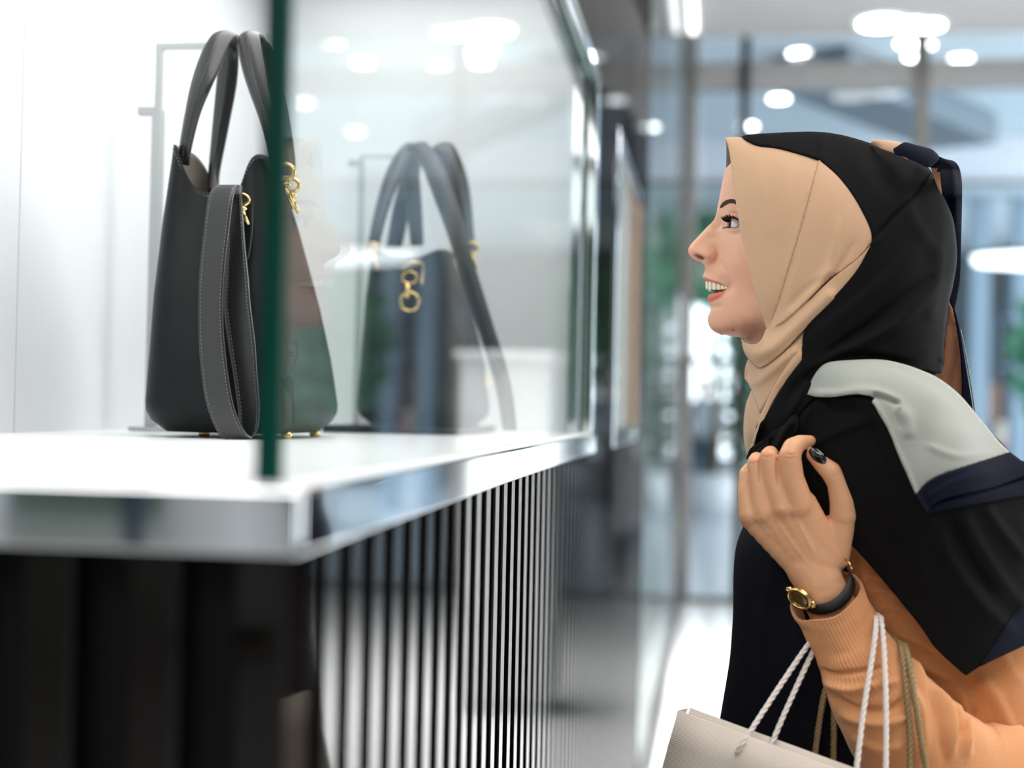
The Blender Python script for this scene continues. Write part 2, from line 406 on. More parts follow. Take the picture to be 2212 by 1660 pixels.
# header beam, posts and glass of the facade
struct(box('trim_4', -0.2, 8.9, 9.55, 9.75, 3.44, 3.60, m_ceilA, None, 0.01))
k = 1
for px, w in ((1489, .075), (1604, .06), (1985, .09)):
    x = P(px, 500, 9.6).x
    struct(box('trim_%d' % (4+k), x-w/2, x+w/2, 9.52, 9.64, 0, 4.3, m_steel if px != 1604 else m_darkmetal, None, 0.008)); k += 1
xp = [P(p, 500, 9.6).x for p in (1489, 1604, 1985)]
for i, (a, b) in enumerate(((xp[0], xp[1]), (xp[1], xp[2]), (xp[2], 8.8))):
    struct(box('window_%d' % (3+i), a+.05, b-.05, 9.58, 9.59, 0.03, 3.44, m_fglass))
# glass run in the plane of the slatted wall
gr = struct(empty('window_6', (-0.21, 4.5, 0)))
box('glass_pane', -0.215, -0.205, 4.47, 9.5, 0.05, 3.5, m_glass, gr)
box('floor_track', -0.235, -0.185, 4.45, 9.55, 0.0, 0.05, m_steel, gr, .003)
box('head_rail', -0.24, -0.18, 4.45, 9.55, 3.5, 3.6, m_steel, gr, .003)
box('backing_panel', -0.30, -0.29, 4.47, 9.5, 0.0, 3.6, mat('smoked_panel', (0.25, 0.28, 0.30), 0.08, spec=.8, var=.2), gr)
# ------------------------------------------------------------------ slatted wall with the display niche
XW = -0.212; Y0 = 0.688; Y1 = 2.44; YE = 4.42; ZT = 1.835
N2a, N2b = 3.05, 3.92
wl = struct(empty('wall_left', (XW, Y0, 0)))
bm = bmesh.new()
bx(bm, -1.6, XW-.018, Y0+.018, YE, 0, ZS-.034)                       # plinth below the shelf
bx(bm, -1.6, XW-.018, Y1+.012, N2a, ZS-.034, 3.6)
bx(bm, -1.6, XW-.018, N2b, YE, ZS-.034, 3.6)
bx(bm, -1.6, XW-.018, Y0+.5, Y1+.012, 2.02, 3.6)
bx(bm, -1.6, XW-.018, Y0+.018, Y0+.5, 2.02, 3.6)
bx(bm, -1.6, XW-.018, N2a, N2b, 2.02, 3.6)
bx(bm, -1.6, -0.86, Y0+.018, Y1+.02, ZS-.034, 2.02); bx(bm, -1.6, -0.86, N2a, N2b, ZS-.034, 2.02)
bx(bm, XW-.03, XW-.018, Y0+.018, Y1, ZT+.03, 2.02); bx(bm, XW-.03, XW-.018, N2a, N2b, ZT+.03, 2.02)
bmobj('wall_core', bm, m_core, wl, smooth=False)
PITCH = 0.0565; SW = 0.0275
def slatmesh(z0, z1, front=False):
    bm = bmesh.new()
    if front: bx(bm, -SW/2, SW/2, 0, .02, z0, z1)
    else: bx(bm, -.02, 0, -SW/2, SW/2, z0, z1)
    bmesh.ops.bevel(bm, geom=[e for e in bm.edges if abs(e.verts[0].co.z-e.verts[1].co.z) > .1], offset=.0018, segments=1, affect='EDGES')
    bmesh.ops.recalc_face_normals(bm, faces=bm.faces)
    me = bpy.data.meshes.new('slat'); bm.to_mesh(me); bm.free(); me.materials.append(m_black); return me
low, full, top_, frt = slatmesh(0, ZS-.034), slatmesh(0, 3.6), slatmesh(ZT+.032, 3.6), slatmesh(0, ZS-.034, True)
def slat(me, x, y):
    o = bpy.data.objects.new('slat', me); C.objects.link(o); o.parent = wl; o.location = (x-XW, y-Y0, 0)
y = 0.786-0.0565
while y > Y0+.02: y -= PITCH
y += PITCH
while y < YE:
    inn = (y < Y1+.01) or (N2a-.01 < y < N2b+.01)
    if inn: slat(low, XW, y); slat(top_, XW, y)
    else: slat(full, XW, y)
    y += PITCH
x = P(560, 1400, Y0).x
while x > -1.25:
    slat(frt, x, Y0); x -= PITCH
# niche linings
m_seam = mat('joint_shadow_grey', (0.45, 0.46, 0.46), 0.8)
wn = struct(empty('wall_niche', (-0.84, 1.5, ZS)))
seamY = P(42, 500, 1.6); ys_ = PX(42, 500, -0.82).y
box('wall_panel', -0.86, -0.82, Y0+.02, ys_-.0015, ZS-.01, 2.02, m_nwall, wn, .001)
box('wall_panel', -0.86, -0.82, ys_+.0015, Y1, ZS-.01, 2.02, m_nwall, wn, .001)
box('end_panel', -0.82, XW-.018, Y1-.01, Y1+.012, ZS-.01, 2.02, m_nwall, wn)
box('ceiling_panel', -0.86, XW-.018, Y0+.02, Y1, 2.012, 2.02, m_nwall, wn)
box('front_valance', XW-.038, XW-.031, Y0+.02, Y1, ZT, 2.012, m_nwall, wn)
w2 = struct(empty('wall_niche_far', (-0.84, 3.5, ZS)))
box('wall_panel', -0.86, -0.82, N2a, N2b, ZS-.01, 2.02, m_nwall, w2)
box('end_panel', -0.82, XW-.018, N2b-.02, N2b, ZS-.01, 2.02, m_nwall, w2)
box('side_panel', -0.82, XW-.018, N2a, N2a+.02, ZS-.01, 2.02, m_nwall, w2)
box('shelf_panel', -0.82, XW-.01, N2a+.02, N2b-.02, ZS-.03, ZS-.01, m_shelf, w2)
# shelf with steel edge
XL = -0.2005
sh = empty('display_shelf', (XL, 0.676, ZS-.034)); tag(sh, 'white display shelf with a mirror polished steel edge above black slats', 'shelf')
box('shelf_top', -0.84, XL-.006, 0.682, Y1, ZS-.006, ZS, m_shelf, sh, .001)
box('steel_edge_front', -1.3, XL, 0.676, 0.684, ZS-.0335, ZS-.001, m_chrome, sh, .0015)
box('steel_edge_side', XL-.007, XL, 0.684, Y1+.02, ZS-.0335, ZS-.001, m_chrome, sh, .0015)
box('shelf_board', -1.3, XL-.008, 0.685, Y1, ZS-.030, ZS-.0065, m_core, sh)
# window of the niche
GX = -0.2225; GY = 0.697
w1 = struct(empty('window_1', (GX, 0.77, ZS)))
gb = box('glass_pane', GX-.003, GX+.003, GY+.006, Y1-.002, ZS+.001, ZT+.2, m_glass, w1)
box('glass_edge', GX-.006, GX+.006, GY, GY+.006, ZS+.001, ZT+.3, m_gedge, w1, .0008)
box('edge_strip', GX-.0072, GX-.006, GY-.001, GY+.006, ZS+.001, ZT+.3, m_darkmetal, w1)
box('top_frame', XW-.004, XW+.006, 0.75, Y1+.02, ZT, ZT+.03, m_chrome, w1, .002)
box('top_bead', XW-.008, XW-.004, 0.75, Y1, ZT-.008, ZT+.004, m_gedge, w1, .001)
box('side_frame', XW-.012, XW+.006, Y1+.0, Y1+.05, ZS, ZT+.03, m_chrome, w1, .002)
box('side_bead', XW-.035, XW-.015, Y1-.035, Y1-.02, ZS, ZT, m_chrome, w1, .002)
wb = struct(empty('window_2', (XW, N2a, ZS)))
box('glass_pane', XW-.02, XW-.014, N2a+.03, N2b-.03, ZS, ZT, m_glass, wb)
box('top_frame', XW-.02, XW+.004, N2a-.02, N2b+.02, ZT, ZT+.04, m_chrome, wb, .003)
box('bottom_frame', XW-.02, XW+.004, N2a-.02, N2b+.02, ZS-.04, ZS, m_chrome, wb, .003)
box('side_frame', XW-.02, XW+.004, N2a-.02, N2a+.02, ZS, ZT, m_chrome, wb, .003)
box('side_frame', XW-.02, XW+.004, N2b-.03, N2b+.01, ZS, ZT, mat('reflection_brown_metal', (.55, .36, .26), .2, metal=1, var=.1), wb, .003)  # brown metal colour stands in for a reflection on the frame

# ------------------------------------------------------------------ lamps of the hall
def lampdisc(r=.09):
    def mk(nm, m, rad, z0, z1):
        bm = bmesh.new(); bmesh.ops.create_cone(bm, cap_ends=True, segments=24, radius1=rad, radius2=rad, depth=z1-z0, matrix=Matrix.Translation((0, 0, (z0+z1)/2)))
        me = bpy.data.meshes.new(nm); bm.to_mesh(me); bm.free(); me.materials.append(m); return me
    return mk('trim_ring', m_white, r*1.25, -.012, .0), mk('lamp_lens', m_lamp, r, -.022, -.012)
ring, lens = lampdisc(.085); ring2, lens2 = lampdisc(.13)
def downlight(px, py, Z, label, big=False, grp='round downlights in the hall ceiling'):
    p = PZ(px, py, Z); e = empty('ceiling_downlight', p); tag(e, label, 'lamp', grp)
    for nm, me in (('trim_ring', ring2 if big else ring), ('lamp_lens', lens2 if big else lens)):
        o = bpy.data.objects.new(nm, me); C.objects.link(o); o.parent = e
DL = [(1905, 45, 3.6, 'large bright downlight left of the lamp cluster, above the scarf tail', 1),
      (1968, 47, 3.6, 'bright downlight at the top of the lamp cluster on the pale post', 0),
      (2005, 50, 3.6, 'bright downlight at the right end of the lamp cluster by the pale post', 0),
      (1962, 90, 4.3, 'dimmer downlight just below the lamp cluster, its left one', 0),
      (1992, 94, 4.3, 'dimmer downlight just below the lamp cluster, its right one', 0),
      (1978, 118, 4.3, 'lowest downlight of the cluster in front of the pale post', 0),
      (2075, 125, 4.3, 'single downlight right of the pale post near the top right', 0),
      (1728, 113, 4.3, 'single downlight right of the dark post, higher of the two there', 0),
      (1683, 210, 4.3, 'single downlight right of the dark post, lower of the two there', 0),
      (1615, 270, 4.3, 'downlight touching the dark post just above the scarf peak', 0),
      (2035, 268, 4.3, 'downlight above the knotted navy scarf tail', 0)]
for a in DL: downlight(*a[:4], bool(a[4]))
MW = ['nearest the frame edge', 'second out', 'third out', 'fourth out', 'lowest of the near ones', 'farthest out']
for i_, (px, py, Z) in enumerate(((2260, 110, 4.3), (2330, 60, 4.3), (2420, 200, 4.3), (2560, 130, 4.3), (2300, 270, 4.3), (2700, 240, 4.3))):
    downlight(px, py, Z, 'downlight right of the frame, mirrored in the showcase glass, ' + MW[i_], grp='downlights mirrored in the glass')
downlight(2140, 605, 3.82, 'small distant downlight under the ring lamp, its left one')
downlight(2172, 620, 3.82, 'small distant downlight under the ring lamp, its right one')
# strip light and ring lamp
st = empty('strip_light', (-0.13, 6, 3.56)); tag(st, 'long slim strip light on the ceiling beside the glass run', 'lamp')
box('housing', -.20, -.13, 3.2, 8.65, 3.575, 3.599, m_white, st); box('diffuser', -.185, -.145, 3.22, 8.63, 3.555, 3.574, m_lamp2, st)
rc = P(2100, 562, 11.0); rl = empty('ring_lamp', (rc.x+.95, 11.0, rc.z)); tag(rl, 'wide glowing oval ring lamp hanging right of the scarf', 'lamp')
bm = bmesh.new(); bmesh.ops.create_cone(bm, cap_ends=True, segments=64, radius1=.93, radius2=.95, depth=.05, matrix=Matrix.Translation((rc.x+.95, 11, rc.z)) @ Matrix.Diagonal((1, .5, 1, 1)))
bmobj('diffuser', bm, m_lamp2, rl, smooth=False)
bm = bmesh.new(); bmesh.ops.create_cone(bm, cap_ends=True, segments=64, radius1=.97, radius2=.97, depth=.03, matrix=Matrix.Translation((rc.x+.95, 11, rc.z+.04)) @ Matrix.Diagonal((1, .5, 1, 1)))
bmobj('housing', bm, m_steel, rl, smooth=False)
for a in (0, 2.1, 4.2):
    q = (rc.x+.95+.6*math.cos(a), 11+.3*math.sin(a)); tubeobj('hanging_wire', [(*q, rc.z+.05), (*q, 4.3)], .006, m_steel, rl, 6)
# slanted duct
a, b = PZ(1750, 185, 4.0), PZ(2080, 318, 4.0)
dv = (b-a).normalized(); sd = Vector((dv.y, -dv.x, 0)).normalized()*.35
bm = bmesh.new(); vs = [bm.verts.new(p+Vector((0, 0, z))) for z in (0, .28) for p in (a-sd, a+sd, b+sd, b-sd)]
for f in ((0, 3, 2, 1), (4, 5, 6, 7), (0, 1, 5, 4), (1, 2, 6, 5), (2, 3, 7, 6), (3, 0, 4, 7)): bm.faces.new([vs[i] for i in f])
d = bmobj('ceiling_duct', bm, mat('slate_duct', (.16, .20, .24), .6, var=.1), None, smooth=False); tag(d, 'dark slanting air duct under the blue grey ceiling', 'duct')
# white pedestal behind the woman (it shows in the glass and the polished slats)
pd = empty('white_pedestal', (0.42, 6, 0)); tag(pd, 'tall white pedestal standing behind the woman, mirrored in the slats', 'pedestal')
box('body', .22, .60, 5.8, 6.2, 0.06, 1.47, m_white, pd, .006); box('top', .20, .62, 5.78, 6.22, 1.47, 1.50, m_white, pd, .006); box('plinth', .23, .59, 5.81, 6.19, 0, .06, m_white, pd)
# ------------------------------------------------------------------ far storefronts
def shop(px0, px1, py0, py1, Y, name, label, cat, m, frame=m_steel, mull=0, rows=0):
    a, b = P(px0, py1, Y), P(px1, py0, Y); e = empty(name, ((a.x+b.x)/2, Y, max(a.z, 0)))
    struct(e) if name.startswith('window') else tag(e, label, cat)
    z0, z1 = max(a.z, .01), b.z
    box('pane', a.x, b.x, Y, Y+.03, z0, z1, m, e); w = .05
    for x in np.linspace(a.x, b.x, mull+2): box('frame_bar', x-w/2, x+w/2, Y-.06, Y, z0, z1, frame, e)
    for z in np.linspace(z0, z1, rows+2): box('frame_bar', a.x, b.x, Y-.055, Y-.005, z-w/2, z+w/2, frame, e)
    return e
m_dk = mat('shop_dark', (.03, .035, .04), .4, var=.5, vscale=2)
m_pl = mat('shop_pale', (.5, .5, .46), .5, var=.3, vscale=2)
shop(1462, 1604, 640, 772, 22.6, 'window_7', 'bright upper shop window seen just left of the chin', 'window', m_win, m_white, 1)
shop(1462, 1604, 786, 990, 22.5, 'window_8', 'bright lower shop window left of the scarf folds', 'window', m_win, m_steel, 2, 1)
shop(1590, 1760, 700, 1000, 22.5, 'window_9', 'lit shop window hidden mostly behind the scarf', 'window', m_win, m_steel, 3, 1)
shop(2150, 2215, 690, 1010, 21, 'storefront', 'dim shop front with goods at the right edge under the ring lamp', 'shop', m_dk, m_bluew, 1, 2)
shop(2240, 2560, 640, 1010, 21, 'storefront', 'wide dark shop front beyond the right edge', 'shop', m_dk, m_bluew, 4, 2)
for px, w in ((2113, .22), (2203, .2)):
    q = P(px, 700, 17)
    c_ = box('hall_column', q.x-w/2, q.x+w/2, 16.9, 17.1, 0, 3.85, mat('blue_grey_paint', (.33, .42, .52), .5, var=.1), None, .02)
    tag(c_, 'blue grey square column ' + ('nearer the scarf tail at the right' if px == 2113 else 'at the very right edge of the frame'), 'column')
random.seed(3)
# goods in the dim shop, small and far
cols = [(.55, .2, .3), (.7, .6, .5), (.1, .1, .12), (.6, .65, .7), (.25, .15, .1), (.35, .12, .22)]
cm = [mat('goods_%s' % n, c, .5, var=.2) for n, c in zip(('rose', 'cream', 'black', 'silver', 'brown', 'plum'), cols)]
kinds = ['rose', 'cream', 'black', 'silver', 'brown', 'plum']
where = ('bottom left', 'bottom middle', 'bottom right', 'middle left', 'centre', 'middle right', 'top left', 'top right')
ct = P(2128, 900, 20.35); ct2 = P(2200, 900, 20.35)
cn = empty('shop_counter', ((ct.x+ct2.x)/2, 20.35, 0)); tag(cn, 'low pale counter under the goods boxes in the dim shop', 'counter')
box('body', ct.x-.1, ct2.x+.05, 20.15, 20.55, 0, .52, cm[3], cn); box('top', ct.x-.12, ct2.x+.07, 20.13, 20.57, .52, .55, m_white, cn)
hs = (.33, .33, .52)
for i, (px, row, w, ci) in enumerate([(2134, 0, .16, 0), (2160, 0, .13, 5), (2188, 0, .17, 3), (2134, 1, .14, 2), (2160, 1, .13, 1), (2188, 1, .16, 0), (2140, 2, .2, 4), (2178, 2, .18, 2)]):
    q = P(px, 900, 20.35); z0 = .55+sum(hs[:row])+row*.002
    e = box('display_box', q.x-w/2, q.x+w/2, 20.22, 20.48, z0, z0+hs[row], cm[ci], None, .02)
    tag(e, '%s goods box in the dim shop at the right edge, %s of the stack' % (kinds[ci], where[i]), 'box')
# trees and planting
m_leafA = mat('leaf_mint_green', srgb(132, 212, 168), .5, var=.5, vscale=2)
m_leafB = mat('leaf_dark_green', srgb(80, 140, 100), .5, var=.5, vscale=2)
def tree(px, Y, zc_, rx, rz, n, m, label, leaf=.16, dense=.0):
    q = P(px, 889, Y); e = empty('indoor_tree', (q.x, Y, 0)); tag(e, label, 'tree')
    bm = bmesh.new(); tube(bm, [(q.x, Y, 0.4), (q.x+.04, Y, zc_*.6), (q.x, Y, zc_)], [.06, .05, .03], 8)
    for k in range(6):
        a = k*1.05; tube(bm, [(q.x, Y, zc_-.2*rz), (q.x+math.cos(a)*rx*.6, Y+math.sin(a)*rx*.6, zc_+rz*.4)], [.03, .01], 6)
    bmobj('trunk', bm, mat('bark', (.12, .08, .05), .9, var=.3), e)
    V = []; F = []
    for k in range(n):
        while True:
            u = np.random.uniform(-1, 1, 3)
            if (u**2).sum() < 1: break
        c = np.array([q.x, Y, zc_])+u*[rx, rx, rz]
        d1 = np.random.normal(size=3); d1 /= np.linalg.norm(d1); d2 = np.cross(d1, np.random.normal(size=3)); d2 /= np.linalg.norm(d2)
        s = leaf*random.uniform(.6, 1.2); b = len(V)
        V += [c-d1*s, c+d2*s*.35, c+d1*s, c-d2*s*.35]; F.append((b, b+1, b+2, b+3))
    o = mesh('foliage', V, F, m, e, smooth=False); o['kind'] = 'stuff'
    bm = bmesh.new(); bmesh.ops.create_cone(bm, cap_ends=True, segments=24, radius1=.28, radius2=.36, depth=.5, matrix=Matrix.Translation((q.x, Y, .25)))
    bmobj('planter', bm, m_white, e)
tree(1540, 17.5, 3.12, .55, .60, 900, m_leafA, 'leafy mint green tree behind the nose and brow')
tree(1650, 19.5, 2.55, .55, .95, 1000, m_leafA, 'leafy green tree hidden mostly behind the scarf peak')
tree(1760, 21, 2.6, .6, 1.0, 1000, m_leafB, 'darker green tree behind the head')
tree(1604, 20.9, 1.25, .26, .9, 500, m_leafB, 'slim dark green shrub behind the scarf neck', .12)
tree(2390, 14, 1.9, .9, .9, 1000, m_leafA, 'green tree right of the frame, mirrored in the far handbag')
# two distant walkers
def walker(px, py_feet, Y, label, top, legs, h=1.7):
    f = P(px, py_feet, Y); x = f.x; e = empty('person', (x, Y, 0)); tag(e, label, 'person')
    bm = bmesh.new()
    for s in (-1, 1):
        tube(bm, [(x+s*.06, Y+s*.1, .06), (x+s*.07, Y+s*.04, .45), (x+s*.08, Y, .88)], [.045, .06, .085], 10)
        tube(bm, [(x+s*.19, Y, 1.40), (x+s*.23, Y+.02, 1.1), (x+s*.22, Y-.05, .85)], [.05, .042, .032], 10)
    tube(bm, [(x, Y, .85), (x, Y, 1.1), (x, Y, 1.38), (x, Y, 1.44)], [.15, .13, .17, .07], 14)
    tube(bm, [(x, Y, 1.42), (x, Y, 1.50)], [.05, .05], 10); ellips(bm, (x, Y, 1.59), .08, .095, .115)
    o = bmobj('body', bm, mat('walker_skin', srgb(205, 160, 130), .6, var=.1), e)
    bm = bmesh.new(); tube(bm, [(x, Y, .84), (x, Y, 1.1), (x, Y, 1.38), (x, Y, 1.43)], [.165, .145, .185, .08], 16)
    for s in (-1, 1): tube(bm, [(x+s*.18, Y, 1.41), (x+s*.23, Y+.02, 1.1), (x+s*.225, Y-.02, .95)], [.062, .054, .045], 10)
    bmobj('jacket', bm, top, e)
    bm = bmesh.new(); tube(bm, [(x, Y, .92), (x, Y, .80)], [.17, .17], 16)
    for s in (-1, 1): tube(bm, [(x+s*.06, Y+s*.1, .05), (x+s*.07, Y+s*.04, .45), (x+s*.08, Y, .86)], [.06, .075, .10], 10)
    bmobj('trousers', bm, legs, e)
    bm = bmesh.new(); ellips(bm, (x, Y+.02, 1.62), .088, .09, .10); bmobj('hair', bm, m_hair, e)
    bm = bmesh.new()
    for s in (-1, 1): ellips(bm, (x+s*.06, Y+s*.1-.05, .04), .045, .12, .04)
    bmobj('shoes', bm, m_darkmetal, e)
walker(1515, 1090, 19.2, 'blurred distant person in a pale jacket beyond the shop glass', cm[3], m_bluew)
walker(1690, 1090, 18.4, 'blurred distant person in grey hidden behind the scarf, mirrored in the glass run', cm[3], cm[2])
# behind the photographer, mirrored in the polished shelf edge
m_jean = mat('blue_jeans', (.05, .08, .13), .8, var=.2, vscale=60)
walker_x = -4.78
def walker2(x, Y):
    global P
    P_ = P
    P = lambda *a: Vector((x, Y, 0))
    walker(0, 0, Y, 'person in blue jeans standing far behind the camera, mirrored in the steel shelf edge', cm[0], m_jean)
    P = P_
walker2(walker_x, -10.0)
tc_ = empty('tub_chair', (-2.56, -6, 0)); tag(tc_, 'white rounded tub chair behind the camera, mirrored in the steel shelf edge', 'chair')
bm = bmesh.new()
ring_ = [(-2.56+.34*math.cos(a), -6+.32*math.sin(a)) for a in np.linspace(-.3, math.pi+.3, 24)]
V = []; F = []
for k, (x, y_) in enumerate(ring_):
    t = k/23; h = .60+.26*math.sin(math.pi*t)**.5
    cx_, cy_ = (x+2.56)*.8-2.56, (y_+6)*.8-6
    V += [(x, y_, .1), (x, y_, h), (cx_, cy_, h), (cx_, cy_, .1)]
    if k: b = 4*k; F += [(b-4+i, b+i, b+(i+1) % 4, b-4+(i+1) % 4) for i in range(4)]
F += [(0, 1, 2, 3), (92, 95, 94, 93)]
bevel(mesh('shell', V, F, m_white, tc_), .02)
bm = bmesh.new(); bmesh.ops.create_cone(bm, cap_ends=True, segments=24, radius1=.27, radius2=.27, depth=.32, matrix=Matrix.Translation((-2.56, -6, .28)))
bevel(bmobj('seat', bm, m_white, tc_), .03)
bm = bmesh.new(); bmesh.ops.create_cone(bm, cap_ends=True, segments=16, radius1=.2, radius2=.24, depth=.1, matrix=Matrix.Translation((-2.56, -6, .05)))
bmobj('base', bm, m_darkmetal, tc_)
# ------------------------------------------------------------------ handbags in the niche
def bagbody(name, parent, levels, n_exp, rimfn, ztop, zbot, m, crease=0.02, lining=m_lining):
    """levels: rows of (t, xc, a, yc, b); ring of rounded rectangles from base to an uneven rim"""
    NT, NA = 44, 112
    L = np.array(levels, float); V = []; F = []
    for i in range(NT):
        for k in range(NA):
            th = 2*math.pi*k/NA; c, s = math.cos(th), math.sin(th)
            zr = rimfn(th); z1 = ztop-zr
            u = i/(NT-1); z = zbot+(z1-zbot)*u**0.85; t = (z-zbot)/(ztop-zbot)
            xc_, a, yc_, b = [np.interp(t, L[:, 0], L[:, j]) for j in (1, 2, 3, 4)]
            rb = min(1, ((z-zbot)/.028+.02))                      # rounded bottom edge
            q = (1-(1-rb)**2)**.5 if rb < 1 else 1
            q = .80+.20*q
            x = math.copysign(abs(c)**(2/n_exp), c)*a*q; y = math.copysign(abs(s)**(2/n_exp), s)*b*q
            g = math.exp(-(c/.35)**2)*(t**1.3)*crease              # gusset folded inwards
            y -= math.copysign(g, s)
            V.append((xc_+x, yc_+y, z))
    for i in range(NT-1):
        for k in range(NA):
            a = i*NA+k; b = i*NA+(k+1) % NA; F.append((a, b, b+NA, a+NA))
    V.append(tuple(np.mean(V[:NA], 0))); c0 = len(V)-1
    F += [((k+1) % NA, k, c0) for k in range(NA)]
    o = mesh(name, V, F, [m, lining], parent); solid(o, .0025, -1, 1)
    o.modifiers['solid'].material_offset_rim = 0
    rim = [V[(NT-1)*NA+k] for k in range(NA)]
    return o, rim
def xw(px, py, Y): return P(px, py, Y).x
def zw(px, py, Y): return P(px, py, Y).z
b1 = empty('leather_handbag', (-.535, 1.62, ZS)); tag(b1, 'large black leather handbag with a long shoulder strap, nearer one on the shelf', 'handbag')
zt = zw(375, 303, 1.575); 
lv = []
for py, xl, xr, yn, yf in ((940, 300, 625, 1.54, 1.80), (880, 280, 630, 1.525, 1.82), (760, 294, 622, 1.53, 1.80), (640, 308, 612, 1.54, 1.77), (470, 338, 594, 1.56, 1.72), (305, 372, 566, 1.575, 1.665)):
    z = zw(450, py, 1.56); xa, xb = xw(xl, py, yn+.02), xw(xr, py, yn+.02)
    lv.append(((z-ZS-.006)/(zt-ZS-.006), (xa+xb)/2, (xb-xa)/2, (yn+yf)/2, (yf-yn)/2))
def rim1(th):
    c, s = math.cos(th), math.sin(th)
    near = math.exp(-(c/.48)**2)
    return .060*near+(.012 if c > 0 else 0)*1
bd, rimp = bagbody('body', b1, lv, 3.6, rim1, zt, ZS+.006, m_leather, .022)
# stitching along the rim
bm = bmesh.new(); rl_ = resample(np.array(rimp), .0048, True)
for i in range(len(rl_)-1):
    p, q = rl_[i].copy(), rl_[i]+(rl_[i+1]-rl_[i])*.55
    ctr = np.array([-.54, 1.62])
    for v in (p, q):
        dd = v[:2]-ctr; v[:2] += dd/np.linalg.norm(dd)*.0016; v[2] -= .005
    tube(bm, [p, q], .0005, 4)
bmobj('stitching', bm, m_stitch, b1)['kind'] = 'stuff'
for px, py, Y in ((640, 938, 1.60), (700, 925, 1.74), (350, 930, 1.60)):
    x = xw(px, py, Y) if px > 400 else -.59
    bm = bmesh.new(); bmesh.ops.create_cone(bm, cap_ends=True, segments=18, radius1=.006, radius2=.0075, depth=.008, matrix=Matrix.Translation((x-.012 if px > 400 else x, Y, ZS+.004)))
    bmobj('metal_foot', bm, m_gold, b1)
# handles
h, A, B = ribbon('handle', [(388, 350, 1.612), (391, 318, 1.604), (402, 250, 1.592), (416, 180, 1.585), (436, 118, 1.59), (455, 84, 1.60), (468, 77, 1.62), (478, 95, 1.65), (471, 165, 1.66), (462, 262, 1.665), (453, 372, 1.66), (450, 415, 1.65)],
                 [(410, 358, 1.606), (413, 326, 1.598), (432, 250, 1.584), (456, 190, 1.575), (480, 138, 1.585), (500, 90, 1.60), (513, 80, 1.62), (516, 110, 1.65), (512, 180, 1.66), (494, 275, 1.665), (474, 376, 1.66), (473, 418, 1.65)], m_strap, b1, .005, 8, 8, .004)
stitches(A, B, (.52,), m_stitch, b1, lift=.0075)
h, A, B = ribbon('handle', [(592, 372, 1.615), (583, 322, 1.60), (566, 262, 1.58), (542, 200, 1.585), (523, 140, 1.595), (517, 92, 1.605), (524, 78, 1.62), (548, 90, 1.64), (566, 160, 1.65), (590, 240, 1.66), (612, 320, 1.66), (616, 380, 1.65)],
                 [(618, 378, 1.61), (612, 330, 1.595), (600, 262, 1.57), (582, 195, 1.575), (572, 140, 1.585), (562, 90, 1.60), (560, 78, 1.62), (588, 100, 1.64), (602, 170, 1.65), (620, 240, 1.66), (634, 330, 1.66), (636, 385, 1.65)], m_strap, b1, .005, 8, 8, .004)
stitches(A, B, (.5,), m_stitch, b1, lift=.0075)
# tab, clips and charm
ribbon('strap_tab', [(508, 440, 1.552), (512, 500, 1.549), (521, 556, 1.546), (524, 562, 1.546)], [(546, 440, 1.55), (545, 500, 1.547), (537, 553, 1.544), (530, 562, 1.544)], m_leather, b1, .003)
def ringobj(name, c, r, rr, m, parent, ax='Y', n=28, sx=1, sz=1):
    pts = []
    for k in range(n):
        a = 2*math.pi*k/n; u, v = math.cos(a)*r*sx, math.sin(a)*r*sz
        pts.append({'Y': (c[0]+u, c[1], c[2]+v), 'X': (c[0], c[1]+u, c[2]+v), 'Z': (c[0]+u, c[1]+v, c[2])}[ax])
    return tubeobj(name, pts, rr, m, parent, 8, True)
def clasp(parent, px, py, Y, s=1.0):
    c = P(px, py, Y)
    k = ringobj('snap_hook', c, .0085*s, .0018*s, m_gold, parent, 'Y', sz=.75)
    tubeobj('hook_gate', [c+Vector((0, 0, -.007*s)), c+Vector((.004*s, -.001, -.018*s)), c+Vector((.009*s, -.001, -.028*s))], [.003*s, .0022*s, .0016*s], m_gold, k)
    bm = bmesh.new(); ellips(bm, c+Vector((.002*s, 0, -.010*s)), .0045*s, .0045*s, .003*s); bmobj('swivel', bm, m_gold, k)
clasp(b1, 522, 432, 1.541, 1.0)
clasp(b1, 612, 372, 1.60, 1.5); clasp(b1, 628, 400, 1.62, 1.2)
for px, py, Y in ((703, 775, 1.74), (708, 790, 1.74)):
    bm = bmesh.new(); c = P(px, py, Y); ellips(bm, c, .004, .004, .004); bmobj('rivet', bm, m_gold, b1)
# shoulder strap: two hanging lengths that meet in a loop on the shelf
h, A, B = ribbon('shoulder_strap', [(470, 402, 1.53), (452, 425, 1.515), (440, 510, 1.51), (431, 600, 1.508), (429, 690, 1.507), (432, 770, 1.506), (441, 850, 1.505), (457, 905, 1.507), (478, 944, 1.512), (497, 954, 1.524)],
                 [(518, 402, 1.53), (505, 418, 1.511), (493, 510, 1.507), (484, 600, 1.505), (482, 690, 1.504), (488, 770, 1.503), (499, 850, 1.502), (512, 900, 1.503), (530, 935, 1.508), (545, 947, 1.520)], m_strap, b1, .0035, 10, 6, 0, ZS+.0025)
stitches(A, B, (.10, .90), m_stitch, b1)
h, A, B = ribbon('shoulder_strap', [(478, 404, 1.545), (488, 430, 1.538), (492, 520, 1.533), (487, 600, 1.532), (484, 660, 1.531), (494, 740, 1.53), (505, 810, 1.529), (515, 880, 1.529), (520, 925, 1.53), (536, 946, 1.53)],
                 [(524, 404, 1.545), (522, 430, 1.533), (528, 520, 1.529), (536, 600, 1.528), (541, 660, 1.527), (551, 740, 1.526), (556, 810, 1.525), (561, 880, 1.525), (557, 925, 1.526), (544, 946, 1.528)], m_strap, b1, .0035, 10, 6, 0, ZS+.0025)
